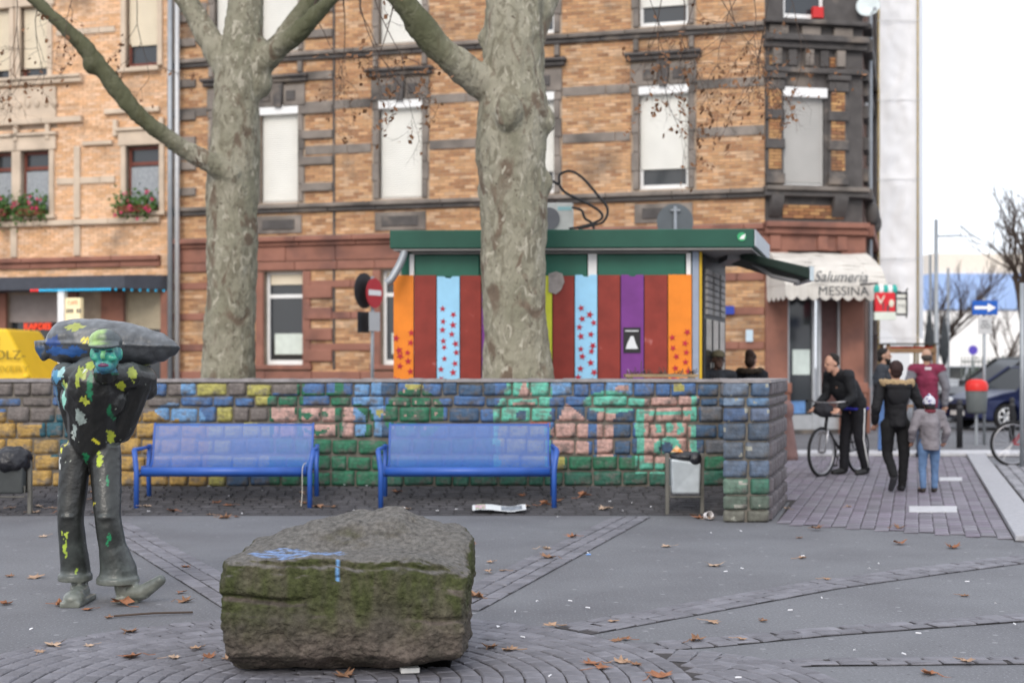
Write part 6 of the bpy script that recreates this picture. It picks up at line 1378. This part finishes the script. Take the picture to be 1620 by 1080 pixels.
o = b.build('hedge', mat('hedge_leaf', (.03, .06, .02), .8, .3), None, kind='stuff'); o.location = fn.location; tag(o, 'dark green hedge behind the railing fence', 'hedge')
pk = thing('parking_sign', 'small round blue parking sign on a thin post before the white hall', 'sign', (at(1539, 0, 60).x, 60, 0)); b = MB(); b.tube([(0, 0, 0), (0, 0, 2.3)], .03, 6); b.build('post', m_steel, pk); b = MB(); b.tube([(0, -.05, 2.15), (0, -.04, 2.15)], .2, 20); b.build('disc', mat('sign_violet', (.12, .08, .5), .5, .05), pk)
for px, Z_, h_ in ((1472, 50, 5.4), (1500, 54, 5.2)): b = MB(); b.tube([(0, 0, 0), (0, 0, h_)], .05, 6); o = b.build('flag_pole', m_steel, None); o.location = (at(px, 0, Z_).x, Z_, 0); tag(o, 'thin grey pole before the white hall, '+('close by the scaffold' if px < 1480 else 'beside the silver parked car'), 'pole', 'thin poles before the white hall')
for px, Z_ in ((1470, 48), (1494, 52)): b = MB(); b.lathe([(0, 1.4), (.02, 1.4), (.16, 1.9), (.18, 2.3), (.1, 2.9), (.02, 3.4), (0, 3.4)], 10); b.tube([(0, 0, 0), (0, 0, 1.5)], .04, 6); o = b.build('furled_parasol', mat('parasol_dark', (.05, .055, .06), .8, .2), None, True); o.location = (at(px, 0, Z_).x, Z_, 0); tag(o, 'furled dark parasol '+('between scaffold and street lamp' if px < 1480 else 'just past the street lamp'), 'parasol', 'furled parasols by the white hall')

# ================================================================ LEAVES AND LITTER
def leaf_mesh(seed):
    rs = random.Random(seed); out = []
    lob = [(0, -.5), (.12, -.3), (.42, -.38), (.33, -.12), (.55, .08), (.25, .12), (.3, .38), (.1, .28), (0, .58), (-.1, .28), (-.32, .36), (-.25, .1), (-.55, .05), (-.32, -.14), (-.4, -.4), (-.12, -.3)]
    cv = rs.uniform(.1, .9); cw = rs.uniform(-.3, .7); tw = rs.uniform(-.7, .7); lob = [(x*rs.uniform(.7, 1.25), y*rs.uniform(.7, 1.25)) for x, y in lob]; k0 = rs.uniform(.07, .13)
    def zf(x, y): return cv*x*x+cw*y*y+tw*x*y+.06*rs.uniform(-1, 1)
    b = MB(); n = len(lob); k = k0; vs = [(x*k, y*k, zf(x, y)*k) for x, y in lob]+[(x*k*.5, y*k*.5, zf(x*.5, y*.5)*k) for x, y in lob]+[(0, 0, 0)]
    mz = min(v[2] for v in vs); vs = [(x, y, z-mz) for x, y, z in vs]; f = [(i, (i+1) % n, n+(i+1) % n, n+i) for i in range(n)]+[(n+i, n+(i+1) % n, 2*n) for i in range(n)]
    b.add(vs, f); b.tube([vs[0], (vs[0][0]+.01, vs[0][1]-.03, .004), (vs[0][0]+.02, vs[0][1]-.06, .006)], .0022, 4); return b.mesh('leaf')
lms = [mat('leaf_tan', (.34, .22, .145), .8, .3, 30), mat('leaf_brown', (.22, .12, .07), .8, .3, 30), mat('leaf_pale', (.4, .29, .21), .8, .25, 30), mat('leaf_rust', (.26, .115, .06), .8, .3, 30)]
LM = []
for i in range(28): me = leaf_mesh(i); me.materials.append(lms[i % 4]); LM.append(me)
def ground_z(x, y):
    return apz(y)+.012 if 14.25 < y < WZ and x < 2.0 else .004
def leaf(px, py, s=1, grp=0, z=None):
    if 768 < py < 818 and px < 1145:                 # lies on the sloping apron
        t_ = (py-768)/(815-768); y = WZ-(WZ-14.25)*min(1, max(0, t_)); x = (px-810)/F*y
    else: q = gr(px, py); x, y = q.x, q.y
    o = bpy.data.objects.new('fallen_leaf', random.choice(LM)); C.objects.link(o); onp = any((Vector((x, y))-Vector(c[:2])).length < .15 for c in COBS) or y > 12.3 and x > 2.5
    o.location = (x, y, z if z is not None else ground_z(x, y)+(.013 if onp else 0)); sc_ = s*random.uniform(.8, 1.15); o.scale = (sc_, sc_, sc_*random.uniform(.7, 1.3)); o.rotation_euler = (random.uniform(-.1, .1), random.uniform(-.1, .1), random.uniform(0, 6.28))
    P_ = Vector((x, y))
    if grp == 1: w_ = 'by the black-bagged bin' if x < -4.05 else 'under the bench behind the statue' if x < -1.9 else 'by the newspaper under the bench' if x < .5 else 'by the galvanised bin' if x < 1.95 else 'against the painted pier'; lab = 'dry plane leaf at the wall foot '+w_
    elif (P_-Vector((SX, SY))).length < .9: lab = 'dry plane leaf lying around the feet of the bronze statue'
    elif (P_-RC).length < 1.85: lab = 'dry plane leaf on the cobble ring '+('left of the boulder, toward the statue' if x < RX-.3 else 'right of the boulder')
    elif y > 12.3 and x > 2.4: lab = 'dry plane leaf on the clay pavers beyond the pier'
    elif y < 8.6 and x > -.2 and x < 1.4: lab = 'dry plane leaf on the cobble fan right of the boulder'
    elif x < -2.5: lab = 'dry plane leaf on the asphalt between statue and black-bagged bin'
    elif y > 9.2 and x < 1: lab = 'dry plane leaf on or beside the diagonal cobble strip behind the boulder'
    elif y > 10.3: lab = 'dry plane leaf on the bare asphalt before the pier'
    else: lab = 'dry plane leaf between the long curved cobble strips'
    return tag(o, lab, 'leaf', 'leaves along the wall' if grp else 'leaves scattered over the square')
for px, py in ((68, 849), (294, 900), (286, 938), (293, 952), (97, 958), (138, 965), (190, 957), (173, 978), (207, 1004), (63, 1035), (84, 1025), (140, 1026), (275, 1045), (207, 1044), (311, 1031), (331, 1044), (16, 912), (55, 914), (10, 956), (745, 863), (776, 890), (772, 907), (795, 906), (865, 872), (866, 885), (905, 852), (752, 948), (870, 994), (970, 987), (990, 1012), (777, 1029), (805, 1033), (935, 1055), (985, 1052), (1005, 1056), (952, 1062), (1055, 865), (1130, 895), (1127, 985), (1208, 983), (1265, 851), (1270, 883), (1343, 804), (1425, 861), (1508, 867), (1292, 839), (1308, 920), (1525, 943), (1102, 1017), (1174, 1016), (1530, 1051), (1468, 1066), (545, 1074), (1045, 1075), (360, 1048), (1423, 838), (976, 1018), (1243, 807)): leaf(px, py, 1.0)
for px, py in ((20, 806), (55, 812), (62, 803), (48, 812), (85, 806), (146, 780), (150, 813), (147, 792), (233, 803), (272, 810), (343, 798), (362, 802), (332, 816), (355, 820), (375, 818), (478, 782), (480, 799), (503, 804), (527, 804), (628, 780), (643, 807), (826, 787), (833, 804), (882, 795), (863, 803), (925, 789), (955, 807), (962, 806), (1097, 816), (1105, 820), (1122, 822), (1180, 818), (98, 813), (118, 818)): leaf(px, py, 1.05, 1)
def litter(px, py, kind):
    if 768 < py < 818 and px < 1145: t_ = (py-768)/(815-768); y = WZ-(WZ-14.25)*min(1, max(0, t_)); x = (px-810)/F*y
    else: q = gr(px, py); x, y = q.x, q.y
    b = MB(); s = random.uniform(.006, .014)
    if kind == 0:
        b.tube([(-.015, 0, .005), (.015, 0, .005)], .0042, 7); nm, lab, g_ = 'cigarette_end', 'small white cigarette end lying on the ground', 'cigarette ends'
    else: b.add([(-s, -s*.6, 0), (s, -s*.5, .004), (s*.8, s*.7, 0), (-s*.7, s*.6, .01), (0, 0, s*.8)], [(0, 1, 4), (1, 2, 4), (2, 3, 4), (3, 0, 4), (0, 3, 2, 1)]); nm, lab, g_ = 'paper_scrap', 'tiny white paper scrap lying on the ground', 'paper scraps'
    o = b.build(nm, mat('litter_white', (.7, .7, .72), .7, .1), None); o.location = (x, y, ground_z(x, y)+.013); o.rotation_euler = (0, 0, random.uniform(0, 6.28)); tag(o, lab+(' along the mural wall' if y > 13.6 and x < 1 else ' before the pier' if y > 12.4 and x < 2.7 else ' near the boulder' if x < .4 else ' between the curved cobble strips' if y < 10.6 else ' on the open asphalt before the pavers'), 'litter', g_)
for i, (px, py) in enumerate(((882, 820), (722, 810), (692, 812), (545, 770), (580, 772), (815, 972), (850, 955), (902, 955), (930, 966), (1240, 797), (1148, 908), (1174, 903), (1375, 903), (1390, 895), (1270, 883), (1575, 958), (1605, 992), (1453, 1007), (1352, 1033), (1530, 924), (930, 878), (788, 996), (827, 1013), (1300, 950), (1125, 846), (1172, 843), (330, 773), (362, 789), (415, 780), (235, 813), (383, 817), (1000, 800), (985, 812), (1030, 806), (965, 798), (1172, 824), (1164, 824), (1196, 824), (1250, 970), (640, 808), (560, 812), (870, 1075), (50, 1000), (1168, 1078), (1430, 1040))): litter(px, py, i % 3 == 0)
q = gr(931, 878); o = MB().add([(-.02, -.015, 0), (.02, -.015, 0), (.02, .015, .004), (-.02, .015, 0), (0, 0, .012)], [(0, 1, 4), (1, 2, 4), (2, 3, 4), (3, 0, 4)]).build('bottle_cap', mat('cap_blue', (.15, .3, .6), .4, .1)); o.location = (q.x, q.y, .006); tag(o, 'small blue bit of plastic on the asphalt beside the diagonal cobble strip', 'litter')
q = gr(648, 1069); b = MB(); b.box(-.045, .045, -.03, .03, 0, .025); o = b.build('cigarette_box', mat('carton_white', (.6, .6, .58), .6, .1, 20), None, bevel=.003); o.location = (q.x, q.y, .02); o.rotation_euler = (0, 0, .2); tag(o, 'small white carton lying at the foot of the boulder', 'carton')
q = gr(1120, 822); b = MB(); b.lathe([(.03, -.05), (.04, .05), (.037, .05), (.028, -.045)], 18); o = b.build('paper_cup', mat('cup_white', (.62, .6, .6), .6, .1), None, True); o.location = (q.x, q.y, .044); o.rotation_euler = (R(80), 0, R(15)); tag(o, 'white paper cup lying on its side between bin and pier', 'cup')
# newspaper under the bench edge
np_ = thing('newspaper', 'folded newspaper page lying in front of the bench by the bin', 'newspaper', (gr(790, 812).x, 14.32, .035), R(2))
b = MB(); n = 14
sheet(b, lambda u, v: (-.27+.54*u, -.05+.2*v, .012+.012*math.sin(u*7)+v*.035+.006*mn.noise(Vector((u*6, v*4, 0)))), 14, 4); b.build('page', mat('newsprint', (.6, .62, .63), .8, .06, 30), np_, True)
b = MB(); sheet(b, lambda u, v: (.02+.21*u, -.02+.14*v, .0165+.012*math.sin((.29+.21*u+.25*0)/.54*7)+(.03+.14*v)/.2*.035), 8, 3); b.build('photo_print', mat('news_photo', (.2, .22, .25), .8, .5, 18), np_); b = MB(); sheet(b, lambda u, v: (-.24+.1*u, -.03+.16*v, .0165+.012*math.sin((.03+.1*u)/.54*7)+(.02+.16*v)/.2*.035), 6, 3); b.build('colour_print', mat('news_colour', (.3, .4, .2), .8, .4, 20, col2=(.5, .3, .4), c2scale=20), np_)
q0, q1 = gr(180, 977), gr(305, 971); b = MB(); b.tube([(q0.x, q0.y, .012), ((q0.x+q1.x)/2, (q0.y+q1.y)/2, .018), (q1.x, q1.y, .012)], .007, 6); tag(b.build('stick', m_twig, None), 'thin dark stick on the asphalt before the statue', 'stick')

# the oriel corner and the street front belong to the same house: hang their pieces on it
bpy.context.view_layer.update()
for rt in (hc, he):
    for ch in list(rt.children):
        Mx = hs.matrix_world.inverted() @ rt.matrix_world @ ch.matrix_basis
        ch.parent = hs; ch.matrix_parent_inverse = Matrix.Identity(4); ch.matrix_basis = Mx
    bpy.data.objects.remove(rt)
